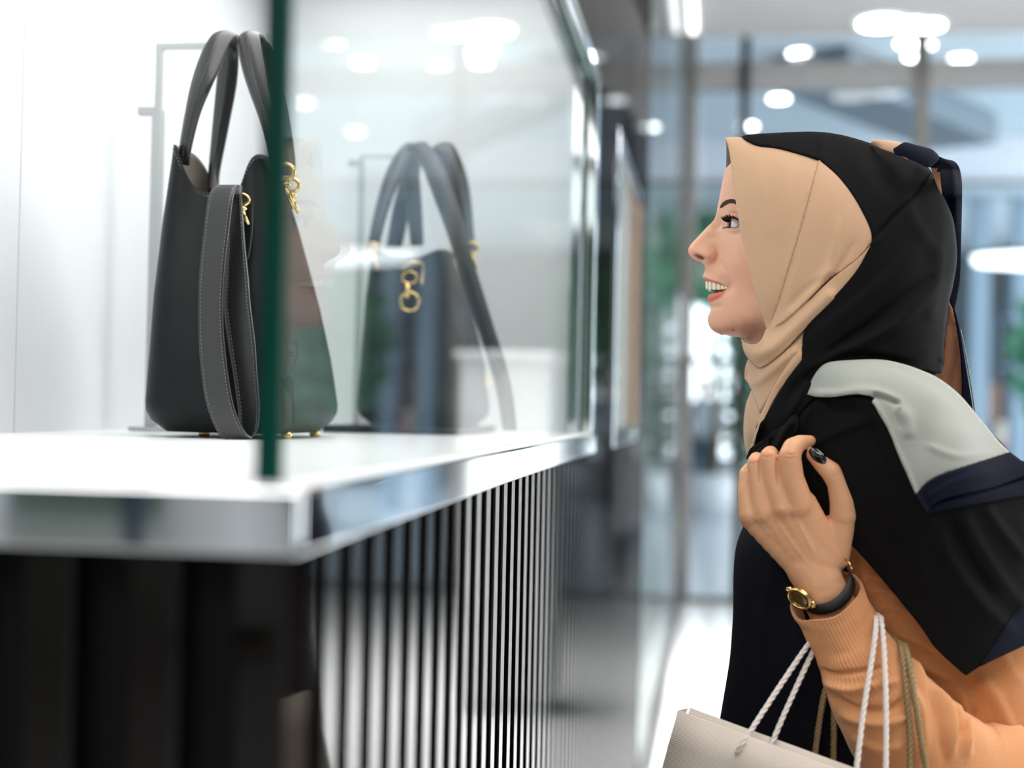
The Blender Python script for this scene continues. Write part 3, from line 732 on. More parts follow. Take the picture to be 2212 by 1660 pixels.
stitches(A, B, (.14, .90), m_stitch, b1)
# second bag
b2 = empty('leather_handbag', (-.44, 2.14, ZS)); tag(b2, 'black leather handbag with a gold ring charm, farther one on the shelf', 'handbag')
zt2 = zw(795, 535, 2.08); lv = []
for py, xl, xr, yn, yf in ((925, 765, 1010, 2.04, 2.30), (885, 750, 1018, 2.03, 2.31), (780, 762, 1010, 2.04, 2.30), (640, 778, 990, 2.06, 2.25), (545, 797, 965, 2.08, 2.20)):
    z = zw(850, py, 2.06); xa, xb = xw(xl, py, yn+.02), xw(xr, py, yn+.02)
    lv.append(((z-ZS-.012)/(zt2-ZS-.012), (xa+xb)/2, (xb-xa)/2, (yn+yf)/2, (yf-yn)/2))
bagbody('body', b2, lv, 3.6, lambda th: .012*math.exp(-(math.cos(th)/.5)**2), zt2, ZS+.012, m_leather, .018)
def rib2(name, L, Rr): 
    h, A, B = ribbon(name, L, Rr, m_strap, b2, .005, 8, 6, .004); stitches(A, B, (.12, .88), m_stitch, b2, .006, .0006, .006)
rib2('handle', [(797, 528, 2.085), (812, 450, 2.09), (834, 375, 2.10), (862, 325, 2.11), (884, 312, 2.13), (872, 360, 2.16), (850, 450, 2.17), (835, 535, 2.175)],
     [(820, 530, 2.08), (838, 460, 2.085), (862, 395, 2.095), (890, 345, 2.105), (905, 330, 2.13), (908, 370, 2.155), (885, 460, 2.165), (868, 535, 2.17)])
rib2('handle', [(985, 540, 2.09), (975, 470, 2.10), (958, 390, 2.105), (938, 335, 2.11), (935, 322, 2.13), (950, 325, 2.15), (990, 400, 2.17), (1008, 540, 2.18)],
     [(1022, 540, 2.08), (1015, 470, 2.09), (1000, 390, 2.095), (980, 330, 2.10), (975, 318, 2.13), (985, 322, 2.15), (1012, 400, 2.17), (1026, 540, 2.18)])
rib2('shoulder_strap', [(878, 318, 2.09), (905, 345, 2.075), (935, 420, 2.06), (965, 500, 2.05), (990, 580, 2.045), (1030, 700, 2.04), (1070, 830, 2.04), (1088, 930, 2.04)],
     [(920, 308, 2.09), (948, 340, 2.07), (975, 400, 2.055), (1002, 480, 2.045), (1022, 560, 2.04), (1062, 690, 2.035), (1102, 820, 2.035), (1117, 930, 2.035)])
rib2('shoulder_strap', [(872, 320, 2.11), (873, 380, 2.12), (880, 460, 2.13), (888, 530, 2.14)], [(900, 316, 2.11), (906, 380, 2.12), (912, 460, 2.13), (915, 530, 2.14)])
for px in (805, 1018):
    clasp(b2, px, 535, 2.06, 1.1)
ch = P(885, 600, 2.03)
k = ringobj('charm', ch, .011, .0016, m_gold, b2, 'Y', sz=.8)
tubeobj('chain_link', [ch+Vector((-.012, 0, .012)), ch+Vector((.004, 0, .024)), ch+Vector((.02, 0, .02)), ch+Vector((.018, 0, -.01))], .0016, m_gold, k, 8)
tubeobj('chain_link', [ch+Vector((-.002, -.003, -.008)), ch+Vector((-.002, -.003, -.03))], .0035, m_gold, k, 8)
c2 = P(885, 652, 2.025); ringobj('charm_ring', c2, .0135, .0022, m_gold, k, 'Y')
for px, py in ((1049, 818), (1049, 830)):
    bm = bmesh.new(); c = P(px, py, 2.2); ellips(bm, c, .005, .005, .004); bmobj('rivet', bm, m_gold, b2)
tr = box('display_plate', xw(715, 930, 2.05), xw(1000, 930, 2.05), 2.0, 2.36, ZS+.0005, ZS+.011, m_black, None, .001)
tag(tr, 'thin black glossy plate under the farther handbag', 'plate')
# chrome stands
def stand(name, label, pxl, pxr, ytop, Y, w, knob, base=True):
    xl, xr = xw(pxl, 500, Y), xw(pxr, ytop, Y); zt_ = zw(pxl, ytop, Y)
    e = empty(name, (xl, Y, ZS)); tag(e, label, 'stand')
    box('upright', xl-w/2, xl+w/2, Y-w/2, Y+w/2, ZS+.006, zw(pxl, knob[1], Y), m_satin, e, .001)
    box('inner_upright', xl-w*.32, xl+w*.32, Y-w*.32, Y+w*.32, zw(pxl, knob[1], Y), zt_, m_satin, e, .0008)
    box('top_rod', xl-w*.32, xr+.004, Y-w*.3, Y+w*.3, zt_-w*.6, zt_, m_satin, e, .0008)
    box('end_stop', xr, xr+.008, Y-w*.5, Y+w*.5, zt_-w*.9, zt_+w*.7, m_satin, e, .0015)
    kz = zw(pxl, knob[1], Y); kx = xw(knob[0], knob[1], Y)
    box('clamp_knob', kx, xl-w*.4, Y-.006, Y+.006, kz-.008, kz+.004, m_satin, e, .002)
    box('base', xl-.012, xl+.16, Y-.05, Y+.05, ZS+.0003, ZS+.006, m_satin, e, .001)
stand('bag_stand', 'polished steel bag stand holding up the handles of the nearer handbag', 336, 580, 95, 1.855, .014, (300, 238))
stand('bag_stand', 'polished steel bag stand holding up the handles of the farther handbag', 778, 972, 335, 2.385, .010, (753, 350))
# ------------------------------------------------------------------ the woman
YM = 1.56
wo = empty('person', (.08, YM, 0)); tag(wo, 'woman in a black and beige headscarf and orange knit sweater, smiling at the handbags', 'person')
sc = [(p[0], p[1], 0) for p in ((1567, 296), (1600, 292), (1680, 286), (1760, 284), (1815, 290), (1870, 306), (1930, 328), (1988, 353), (2012, 370), (2036, 420), (2058, 470), (2066, 520), (2067, 567), (2059, 617))]+[
      (1574, 330, 24), (1583, 385, 40), (1590, 440, 49), (1600, 500, 54), (1612, 560, 57), (1628, 620, 61), (1645, 670, 62), (1658, 712, 60), (1640, 350, 52), (1700, 350, 58), (1650, 420, 68), (1700, 500, 80), (1800, 400, 74), (1800, 550, 88), (1700, 420, 74),
      (1900, 450, 77), (1950, 550, 80), (1900, 650, 88), (2000, 650, 66), (1700, 620, 80), (1800, 700, 88), (1690, 680, 74), (1650, 740, 62), (1625, 765, 44), (1602, 735, 14), (1614, 785, 16), (1750, 780, 88), (1950, 780, 88), (2036, 795, 46), (2043, 700, 24), (2051, 650, 10), (2000, 760, 72),
      (1690, 850, 74), (1650, 850, 54), (1616, 850, 10), (1609, 910, 10), (1609, 950, 12), (1617, 985, 20), (1660, 930, 66), (1700, 940, 82), (1640, 960, 45), (1720, 1000, 92), (1900, 850, 98), (2000, 850, 92), (1980, 430, 55), (1940, 380, 46)]
srb = RBF([(a, b, c/1000) for a, b, c in sc], sq=True)
# ---- face: half head as a relief from the profile, mirrored to the far side
prof = [(1640, 300), (1600, 318), (1572, 350), (1562, 385), (1556.5, 413), (1553, 432), (1549.5, 450), (1547, 463), (1541.5, 476), (1525, 493), (1506.6, 513), (1492.5, 528), (1487, 539),
        (1488, 548), (1494.7, 557), (1503, 563), (1515, 568.5), (1521, 574), (1523, 582), (1521, 591), (1517.5, 598), (1519, 603.5), (1526, 608, 's'), (1537, 611), (1550, 614), (1562, 617), (1573, 621, 's'),
        (1562, 629), (1549, 633), (1538, 634.5), (1531, 638, 's'), (1528, 645), (1531, 653), (1535.5, 662), (1534, 673), (1529, 685), (1529.5, 698), (1536, 711), (1551, 720.5), (1573, 725), (1599, 730), (1612, 745), (1616, 775),
        (1622, 830), (1700, 840), (1790, 800), (1800, 600), (1790, 420), (1740, 330)]
prof = [p if len(p) == 2 else p for p in prof]
eyeh = [(1573.5, 485.5), (1576, 478), (1581, 474), (1590, 476), (1598, 480), (1604, 485), (1600, 489.5), (1592, 493.5), (1583, 493.5), (1577, 491)]
zero = [(p[0], p[1], 0) for p in prof[2:22]]+[(p[0], p[1], 0) for p in prof[31:42]]
fc = zero+[(1519, 603, 2), (1526, 608, 6), (1550, 614, 19), (1573, 621, 27), (1549, 633, 19), (1531, 638, 6), (1530, 645, 6), (1545, 641, 17), (1560, 637, 23), (1537, 606, 13), (1550, 607, 21),
    (1560, 480, 8), (1566, 486, 17), (1556, 465, 9), (1560, 448, 14), (1530, 510, 6), (1540, 500, 8), (1552, 500, 11), (1560, 510, 17), (1515, 530, 7.5), (1530, 535, 12), (1542, 540, 15), (1505, 540, 9), (1498, 545, 8), (1530, 553, 17.5), (1540, 556, 17),
    (1550, 552, 17.5), (1549, 566, 18), (1535, 569, 12), (1520, 560, 11), (1560, 560, 26), (1556, 535, 18), (1570, 520, 30), (1578, 540, 37), (1590, 520, 44), (1600, 540, 51), (1575, 565, 37), (1595, 575, 48),
    (1575, 504, 31), (1588, 503, 39), (1603, 498, 47), (1573.5, 485.5, 30), (1578, 477, 34), (1586, 474, 39), (1595, 477, 44), (1603, 484, 47), (1592, 493.5, 43), (1583, 493.5, 38), (1577, 491, 33),
    (1572, 465, 25), (1580, 462, 33), (1590, 460, 39), (1600, 462, 46), (1562, 440, 19), (1572, 438, 29), (1582, 441, 37), (1592, 442, 43), (1600, 450, 49), (1570, 410, 28), (1585, 410, 42), (1600, 400, 51), (1580, 380, 38),
    (1600, 350, 47), (1640, 450, 66), (1640, 540, 64), (1530, 590, 7), (1545, 590, 18), (1560, 595, 27), (1575, 600, 34), (1585, 620, 37), (1580, 640, 36), (1600, 620, 46), (1600, 660, 46), (1630, 640, 56), (1625, 600, 57),
    (1540, 655, 13), (1555, 655, 22), (1570, 660, 31), (1540, 675, 12), (1545, 690, 16), (1560, 695, 26), (1580, 695, 35), (1550, 708, 17), (1570, 713, 25), (1600, 705, 40), (1600, 722, 24), (1625, 700, 48), (1650, 690, 56), (1650, 725, 40), (1620, 728, 24),
    (1680, 600, 70), (1680, 450, 73), (1680, 700, 62), (1640, 780, 38), (1660, 820, 40), (1720, 760, 55), (1780, 600, 72), (1780, 750, 60), (1760, 420, 66), (1700, 340, 30), (1800, 500, 66), (1700, 830, 45)]
prof_line = np.array([p[:2] for p in prof[2:22]], float); prof_line2 = np.array([p[:2] for p in prof[30:43]], float)
frbf = RBF([(a, b, c/1000*1.0) for a, b, c in fc], sq=True)
def facew(x, y):
    w = frbf(x, y)
    # nostril hollow, ala groove, lid crease, smile line, dimple at the mouth corner
    dn = (((x-1513)*math.cos(.45)+(y-556)*math.sin(.45))/12)**2+((-(x-1513)*math.sin(.45)+(y-556)*math.cos(.45))/4.3)**2
    w = w-.0065*np.exp(-dn**2)
    w = w+folds(x, y, [([(1538, 528), (1549, 537), (1552, 550), (1546, 565), (1538, 571)], -2.6, 4, 5),
                       ([(1573, 465), (1582, 460.5), (1592, 464), (1605, 474)], -2.6, 3, 3),
                       ([(1574, 473), (1585, 469), (1596, 473), (1606, 482)], 1.4, 3, 3),
                       ([(1576, 497), (1587, 499), (1599, 496)], 1.2, 3, 4), ([(1574, 503), (1586, 507), (1600, 505)], -1.0, 4, 4),
                       ([(1556, 562), (1572, 585), (1583, 608), (1588, 628)], -2.0, 7, 9), ([(1574, 612), (1578, 622), (1573, 632)], -2.2, 4, 4),
                       ([(1536, 661), (1550, 663), (1562, 661)], -1.6, 6, 6), ([(1521, 601), (1534, 605), (1552, 610), (1570, 618)], 1.2, 4, 4),
                       ([(1531, 646), (1545, 641), (1562, 634)], 2.0, 5, 6)])
    hid = np.interp(y, [297, 330, 385, 440, 500, 560, 620, 672, 712, 740], [1566, 1575, 1583, 1590, 1600, 1612, 1627, 1644, 1656, 1600])
    lim = np.where(x > hid+2, np.maximum(srb(x, y)-.003, 0), 1)
    lim = np.where(y > 745, np.maximum(srb(x, y)-.006, 0), lim)
    dpf, _, _ = pdist(x, y, prof_line); dp2, _, _ = pdist(x, y, prof_line2); dpf = np.minimum(dpf, dp2)
    w = np.maximum(w, np.minimum(np.sqrt(dpf)*.0014, .0058))
    return np.maximum(np.minimum(w, lim), 0)
ol = catmull(prof, 6, True)
v, f = tri(ol, 2.6, [catmull(eyeh, 6, True)])
w = facew(v[:, 0], v[:, 1])
dbo, _, _ = pdist(v[:, 0], v[:, 1], resample(ol, 3, True), True)
keep0 = (dbo < .01) & ~((v[:, 1] > 606) & (v[:, 1] < 640) & (v[:, 0] > 1526)) & (v[:, 0] < 1640)
w = np.where(keep0, 0, w)
A = Pn(v[:, 0], v[:, 1], YM-w); Bm = A.copy(); Bm[:, 1] = 2*YM-A[:, 1]
def tone(x, y):
    base = np.array(srgb(224, 169, 141)); c = np.tile(base, (len(x), 1))
    def blend(m, col): 
        nonlocal c; c = c*(1-m[:, None])+np.array(srgb(*col))*m[:, None]
    g = lambda cx, cy, rx, ry: np.exp(-(((x-cx)/rx)**2+((y-cy)/ry)**2))
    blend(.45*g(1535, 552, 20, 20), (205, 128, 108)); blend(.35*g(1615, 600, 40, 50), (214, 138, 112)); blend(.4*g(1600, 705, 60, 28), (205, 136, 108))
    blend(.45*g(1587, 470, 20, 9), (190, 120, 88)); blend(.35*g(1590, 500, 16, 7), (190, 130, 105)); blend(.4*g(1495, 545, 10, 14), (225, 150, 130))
    up = np.array([(1516, 600), (1521, 598), (1535, 603), (1552, 609), (1573, 620.5), (1550, 616), (1526, 610), (1518, 605)], float)
    lo = np.array([(1527, 645), (1531, 637), (1549, 631), (1571, 624), (1563, 637), (1549, 646), (1535, 653), (1530, 655)], float)
    for pl, col in ((up, (186, 98, 82)), (lo, (206, 84, 62))):
        d, _, _ = pdist(x, y, pl, True); d = np.where(inside(x, y, pl), -d, d); blend(np.clip(.5-d/3, 0, 1)*.85, col)
    d = (((x-1513)*math.cos(.45)+(y-556)*math.sin(.45))/11)**2+((-(x-1513)*math.sin(.45)+(y-556)*math.cos(.45))/4)**2
    blend(np.clip(1.3-d, 0, 1)*.8, (95, 35, 25))
    blend(g(1583.5, 714, 2.4, 1.6), (70, 35, 25))
    return c
n = len(v)
V = np.vstack([A, Bm]); F = [tuple(t) for t in f]+[tuple(int(i)+n for i in t[::-1]) for t in f]
TC = np.vstack([tone(v[:, 0], v[:, 1])]*2)
head = mesh('body', V, F, m_skin, wo)
if sum(p.normal.y*p.area for p in head.data.polygons[:len(f)]) > 0: head.data.flip_normals()
ca = head.data.color_attributes.new('tone', 'FLOAT_COLOR', 'POINT')
ca.data.foreach_set('color', np.hstack([TC, np.ones((2*n, 1))]).ravel())
bm = bmesh.new(); bm.from_mesh(head.data); bmesh.ops.remove_doubles(bm, verts=bm.verts, dist=2e-5); bm.to_mesh(head.data); bm.free()
head.data.polygons.foreach_set('use_smooth', [True]*len(head.data.polygons))
# ---- hand, wrist and forearm: tapered capsules fused into one skin
HY = 1.442; PXM = HY/FPX
bm = bmesh.new()
def cap(a, b, sq=(1, 1)):
    """tapered capsule between (px, py, dY mm, radius px)"""
    N = 7
    for k in range(N+1):
        t = k/N; c = [a[i]*(1-t)+b[i]*t for i in range(4)]
        p = P(c[0], c[1], HY+c[2]/1000); r = c[3]*PXM
        th = sq[0]*(1-t)+sq[1]*t
        ellips(bm, p, r, r*th, r, None, 20)
def chain(pts, sq=(1, 1)):
    for a, b in zip(pts, pts[1:]): cap(a, b, sq)
cap((1840, 1400, 4, 56), (1772, 1262, 0, 51), (.75, .70)); cap((1772, 1262, 0, 51), (1752, 1225, 1, 54), (.70, .6))
cap((1752, 1222, 1, 50), (1625, 1116, 6, 30), (.55, .80)); cap((1755, 1215, 0, 50), (1658, 1108, 1, 33), (.55, .80))
cap((1765, 1208, -1, 50), (1698, 1098, -3, 34), (.55, .78)); cap((1775, 1200, 0, 48), (1733, 1092, -4, 33), (.55, .78))
cap((1795, 1200, 6, 40), (1823, 1112, 3, 27), (.7, .95)); cap((1750, 1150, 4, 30), (1790, 1140, 6, 26), (.6, .6)); cap((1765, 1180, 2, 40), (1735, 1130, 1, 40), (.5, .5))
chain([(1622, 1112, 3, 27), (1612, 1060, 6, 19), (1611, 1024, 10, 15), (1618, 1014, 24, 14), (1632, 1030, 42, 12)])
chain([(1650, 1104, -1, 29), (1636, 1040, -2, 19), (1630, 1000, -1, 16.5), (1634, 992, 14, 15.5), (1644, 1000, 34, 14), (1655, 1030, 44, 12)])
chain([(1690, 1096, -5, 29), (1668, 1035, -6, 20), (1660, 987, -6, 19), (1664, 980, 10, 17), (1674, 990, 32, 15), (1684, 1020, 42, 13)])
chain([(1728, 1092, -6, 31), (1712, 1035, -10, 25), (1706, 986, -12, 23.5), (1713, 968, -8, 22), (1728, 957, -2, 17), (1750, 953, 3, 12.5)])
chain([(1822, 1112, 2, 29), (1820, 1085, 0, 27), (1808, 1045, -3, 21), (1795, 1020, -4, 22), (1775, 1003, -4, 18), (1755, 983, -2, 14)])
me = bpy.data.meshes.new('hand'); bm.to_mesh(me); bm.free()
tmp = bpy.data.objects.new('hand_tmp', me); C.objects.link(tmp)
rm = tmp.modifiers.new('r', 'REMESH'); rm.mode = 'VOXEL'; rm.voxel_size = .00125; rm.use_smooth_shade = True
sm = tmp.modifiers.new('s', 'SMOOTH'); sm.factor = .6; sm.iterations = 7
dg = bpy.context.evaluated_depsgraph_get(); hm = bpy.data.meshes.new_from_object(tmp.evaluated_get(dg)); bpy.data.objects.remove(tmp)
nv = len(hm.vertices); co = np.zeros(nv*3); hm.vertices.foreach_get('co', co); co = co.reshape(-1, 3)
nr = np.zeros(nv*3); hm.vertices.foreach_get('normal', nr); nr = nr.reshape(-1, 3)
px_, py_ = proj(co)
facing = np.clip(-nr[:, 1]*1.5, 0, 1)
hf = folds(px_, py_, [([(1702, 1090), (1735, 1150), (1760, 1200)], .8, 5, 5), ([(1665, 1105), (1705, 1165), (1745, 1220)], .8, 5, 5), ([(1625, 1112), (1670, 1165)], .7, 5, 5),
                      ([(1694, 980), (1708, 983), (1720, 980)], -.7, 2, 2), ([(1692, 988), (1706, 992), (1721, 989)], -.6, 2, 2), ([(1645, 986), (1658, 988), (1670, 985)], -.6, 2, 2),
                      ([(1621, 1000), (1630, 1002), (1639, 999)], -.5, 2, 2), ([(1795, 1031), (1810, 1028), (1820, 1029)], -.6, 2, 2), 
                      ([(1680, 1100), (1705, 1108), (1725, 1104)], 1.0, 10, 10), ([(1632, 1118), (1642, 1124), (1655, 1118)], .9, 8, 8),
                      ([(1641, 1050), (1640, 1010), (1641, 990)], -1.6, 2.2, 2.2), ([(1680, 1055), (1678, 1010), (1680, 980)], -1.8, 2.2, 2.2), ([(1616, 1060), (1618, 1015)], -1.0, 2, 2)])
co += nr*(hf*facing)[:, None]; hm.vertices.foreach_set('co', co.ravel())
g = lambda cx, cy, rx, ry: np.exp(-(((px_-cx)/rx)**2+((py_-cy)/ry)**2))
hc = np.tile(np.array(srgb(228, 170, 130)), (nv, 1))
for m_, col in ((.45*g(1706, 980, 16, 10), (222, 138, 112)), (.4*g(1655, 978, 14, 10), (222, 138, 112)), (.35*g(1630, 998, 12, 10), (222, 138, 112)), (.5*g(1750, 1010, 16, 22), (212, 110, 84)), (.4*g(1705, 1105, 30, 14), (214, 140, 112)), (.4*g(1755, 950, 10, 10), (224, 140, 114))):
    hc = hc*(1-m_[:, None])+np.array(srgb(*col))*m_[:, None]
hca = hm.color_attributes.new('tone', 'FLOAT_COLOR', 'POINT'); hca.data.foreach_set('color', np.hstack([hc, np.ones((nv, 1))]).ravel())
# join face, hand and an inner body into one mesh
bm = bmesh.new()
def bt(pts, rs, n=20): tube(bm, pts, rs, n)
zs = lambda px, py, Y: P(px, py, Y)
ellips(bm, zs(1760, 540, YM), .105, .066, .125); bt([zs(1720, 640, YM), zs(1760, 800, YM), zs(1800, 900, YM)], [.055, .052, .075])
ellips(bm, zs(1900, 1020, YM+.02), .09, .09, .07); bt([zs(1860, 960, YM+.02), zs(1930, 1150, YM+.02), zs(1960, 1400, YM+.02), zs(1970, 1700, YM+.02), zs(1970, 1900, YM+.02)], [.075, .075, .075, .08, .08], 24)
bt([zs(1960, 960, YM-.04), zs(2030, 1250, YM-.04), zs(2080, 1600, YM-.05)], [.05, .038, .032]); bt([zs(2080, 1600, YM-.05), zs(1960, 1570, 1.455), zs(1850, 1420, 1.446)], [.032, .03, .027])
m0 = bpy.data.meshes.new('inner'); bm.to_mesh(m0); bm.free()
t2 = bpy.data.objects.new('t2', m0); C.objects.link(t2); rm = t2.modifiers.new('r', 'REMESH'); rm.mode = 'VOXEL'; rm.voxel_size = .008; rm.use_smooth_shade = True
dg = bpy.context.evaluated_depsgraph_get(); m1 = bpy.data.meshes.new_from_object(t2.evaluated_get(dg)); bpy.data.objects.remove(t2)
a1 = m1.color_attributes.new('tone', 'FLOAT_COLOR', 'POINT'); a1.data.foreach_set('color', np.tile([*srgb(218, 160, 125), 1], (len(m1.vertices), 1)).ravel())
bm = bmesh.new(); bm.from_mesh(head.data); bm.from_mesh(hm); bm.from_mesh(m1); bm.to_mesh(head.data); bm.free()
head.data.polygons.foreach_set('use_smooth', [True]*len(head.data.polygons))
# ---- eye, lashes, brow, teeth, nail
for s in (-1, 1):
    ec = P(1594, 484, YM-.0265); ec.y = YM+s*.0268
    bm = bmesh.new(); ellips(bm, ec, .0112, .0112, .0112, None, 40); e_ = bmobj('eye', bm, m_eyew, wo)
    d = Vector((-.93, -.34*1, .06)).normalized(); q = d.to_track_quat('Z', 'Y')
    for nm, rad, m_, k in (('iris', .0058, m_iris, 1.012), ('pupil', .0026, m_pupil, 1.03)):
        V = [tuple(ec+d*.0112*k*(1.0 if nm == 'iris' else 1.0))]; F = []
        for rr in range(1, 5):
            a = math.asin(rad/.0112)*rr/4
            for j in range(28):
                b = 2*math.pi*j/28; V.append(tuple(ec+(q @ Vector((math.sin(a)*math.cos(b), math.sin(a)*math.sin(b), math.cos(a))))*.0112*k))
        for j in range(28): F.append((0, 1+j, 1+(j+1) % 28))
        for rr in range(3):
            for j in range(28): F.append((1+rr*28+j, 1+(rr+1)*28+j, 1+(rr+1)*28+(j+1) % 28, 1+rr*28+(j+1) % 28))
        mesh(nm, V, F, m_, e_)
GXs, GYs = np.arange(1548, 1616), np.arange(420, 506)
_gx, _gy = np.meshgrid(GXs*1.0, GYs*1.0); FWG = facew(_gx, _gy)
def fw(px, py, s=-1, lift=.0005):
    fx_, fy_ = min(max(px-1548, 0), 66.9), min(max(py-420, 0), 84.9); i_, j_ = int(fx_), int(fy_); a_, b_ = fx_-i_, fy_-j_
    w_ = FWG[j_, i_]*(1-a_)*(1-b_)+FWG[j_, i_+1]*a_*(1-b_)+FWG[j_+1, i_]*(1-a_)*b_+FWG[j_+1, i_+1]*a_*b_
    w_ = float(w_)+lift; p = P(px, py, YM-w_)
    if s > 0: p.y = 2*YM-p.y
    return p
for s in (-1, 1):
    bm = bmesh.new()
    up = catmull([(1572.5, 481), (1575, 475.5), (1581, 471.5), (1591, 473.5), (1605, 482.5)], 10)
    for i, (x, y_) in enumerate(up):                     # lashes of the upper lid, heavier in front
        for j in range(2):
            u = i/len(up); L_ = 20-u*13+random.uniform(-3, 3)
            a = fw(x+random.uniform(-.5, .5), y_, s); x2, y2 = x-L_*(.72-.4*u), y_-L_*(.55)+random.uniform(-1, 1)
            w_ = YM-abs(a.y-YM)-.004; m_ = P((x+x2)/2-1, (y_+y2)/2+2.0, w_); b = P(x2, y2, YM-abs(a.y-YM)-.007)
            if s > 0: m_.y = 2*YM-m_.y; b.y = 2*YM-b.y
            tube(bm, [a, m_, b], [.00042, .00034, .0001], 4)
    tube(bm, [fw(x, y_-.8, s, .0004) for x, y_ in up], .00095, 6)
    for i, (x, y_) in enumerate(catmull([(1563, 492), (1569, 490.5), (1576, 491)], 5)): 
        a = fw(x+3, y_, s); b = fw(x-3, y_+1.5, s, .002); tube(bm, [a, b], [.0006, .0002], 4)
    bmobj('eyelashes', bm, m_hair, wo)['kind'] = 'stuff'
    bm = bmesh.new()
    bc = catmull([(1556, 445), (1563, 437), (1574, 432), (1585, 433), (1597, 440), (1608, 448)], 40)
    for i, (x, y_) in enumerate(bc):
        u = i/len(bc); th = 9.5*(1-u*.45)*min(1, .4+u*3)
        for j in range(2 if i % 3 else 3):
            o_ = random.uniform(-.5, .5)*th; x1, y1 = x+random.uniform(-1, 1), y_+o_+3
            x2, y2 = x1+random.uniform(3.5, 7), y1-random.uniform(1, 4)+u*5
            if x2 > 1612: continue
            tube(bm, [fw(x1, y1, s, .0002), fw((x1+x2)/2, (y1+y2)/2, s, .0006), fw(x2, y2, s, .0003)], [.00028, .00026, .0001], 4)
    bmobj('eyebrow', bm, m_brow, wo)['kind'] = 'stuff'
bm = bmesh.new(); ellips(bm, P(1598, 624, YM), .030, .024, .012); bmobj('mouth_inside', bm, m_mouth, wo)
for s in (-1, 1):
    for x, y_, wd, ht, w_, an in ((1530, 615.5, 9, 19, .0035, 1.15), (1536.5, 617, 10, 20, .0090, .85), (1545, 618, 10.5, 19, .0138, .6), (1554.5, 619.5, 10.5, 16, .0178, .4), (1563, 621, 9, 12, .0203, .3), (1570, 622, 8, 8, .0225, .3)):
        bm = bmesh.new(); c = P(x, y_, YM-w_); c.y = YM+s*abs(c.y-YM)
        bmesh.ops.create_cube(bm, size=1, matrix=Matrix.Translation(c) @ Matrix.Rotation(s*an, 4, 'Z') @ Matrix.Diagonal((wd*1.05/1970, .0055, ht/1970, 1)))
        o = bmobj('tooth', bm, m_teeth, wo); bevel(o, .0019, 4)
    bm = bmesh.new(); pts = [P(x, y_, YM-w_) for x, y_, w_ in ((1536, 640, .007), (1548, 636, .0155), (1562, 630, .021))]
    for p in pts: p.y = YM+s*abs(p.y-YM)
    tube(bm, pts, .0022, 8); bmobj('lower_gum', bm, m_mouth, wo)
nq = P(1766, 984, HY-.0080); dirn = (P(1752, 972, HY-.004)-P(1783, 999, HY-.010)).normalized()
bm = bmesh.new(); qr = dirn.to_track_quat('X', 'Z')
ellips(bm, P(1766, 986, HY-.0090), .0108, .0032, .0062, qr, 24); bmobj('thumb_nail', bm, m_nail, wo)

# ---- torso, coat, sweater
tors = [(1735, 900), (1830, 800), (1960, 830), (2080, 900), (2190, 1010), (2262, 1200), (2290, 1450), (2300, 1760), (2300, 1900), (1610, 1900), (1625, 1700), (1650, 1450), (1660, 1250), (1665, 1080), (1690, 960)]
trb = RBF([(p[0], p[1], .02) for p in tors]+[(1720, 1200, .085), (1750, 1400, .095), (1850, 1100, .10), (1900, 1250, .098), (1950, 1400, .10), (2000, 1500, .095), (2050, 1100, .10), (2100, 1300, .11), (2150, 1500, .115), (2150, 1700, .115), (1900, 1650, .09), (1800, 1800, .09), (2050, 1850, .11), (1850, 930, .07), (2000, 950, .08), (2220, 1350, .09), (2230, 1650, .095)], sq=True)
sf = [([(1842, 1180), (1850, 1250), (1872, 1310)], -4, 9, 14), ([(1850, 1262), (1880, 1246), (1910, 1250)], 3, 7, 9), ([(1860, 1285), (1900, 1275), (1940, 1290)], 2.5, 8, 8), ([(1880, 1318), (1930, 1312), (1975, 1335)], 2.5, 8, 9),
      ([(1895, 1370), (1960, 1378), (2030, 1410)], 3, 8, 10), ([(1920, 1400), (1990, 1440), (2060, 1470)], 3, 8, 10), ([(2070, 1470), (2095, 1540), (2120, 1610), (2150, 1660)], 6, 10, 26), ([(2110, 1460), (2150, 1500), (2190, 1580), (2230, 1660)], 3.5, 10, 22),
      ([(2100, 1520), (2110, 1590), (2130, 1650)], -5, 6, 10), ([(2160, 1400), (2190, 1450), (2215, 1480)], 2, 10, 20)]
volume('sweater', tors, lambda x, y: trb(x, y)+1.5*folds(x, y, sf), YM+.01, m_knit, wo, 8)
# dark coat: front falling from the shoulders
coat = [(1640, 1060), (1612, 1125), (1592, 1180), (1585, 1240), (1584, 1330), (1577, 1430), (1561, 1530), (1550, 1600), (1540, 1680), (1525, 1900), (1990, 1900, 's'), (1930, 1740), (1890, 1640), (1850, 1560), (1825, 1460), (1800, 1380), (1770, 1300), (1750, 1180), (1720, 1080)]
crb = RBF([(p[0], p[1], .012) for p in coat[1:10]]+[(1640, 1060, .05), (1660, 1180, .075), (1650, 1350, .075), (1640, 1550, .08), (1650, 1750, .085), (1720, 1250, .095), (1730, 1450, .106), (1760, 1600, .112), (1820, 1550, .114), (1840, 1700, .115), (1770, 1350, .105), (1750, 1180, .098), (1720, 1080, .085), (1930, 1740, .11), (1990, 1900, .11), (1850, 1600, .114), (1800, 1850, .11)], sq=True)
cf = [([(1690, 1160), (1655, 1300), (1640, 1500), (1630, 1700)], 2.5, 14, 18), ([(1745, 1300), (1720, 1450), (1700, 1650)], 3, 14, 18), ([(1790, 1450), (1790, 1560), (1770, 1680)], -3, 10, 14)]
volume('coat_front', coat, lambda x, y: np.maximum(crb(x, y)+folds(x, y, cf), .004), YM, m_coat, wo, 9)
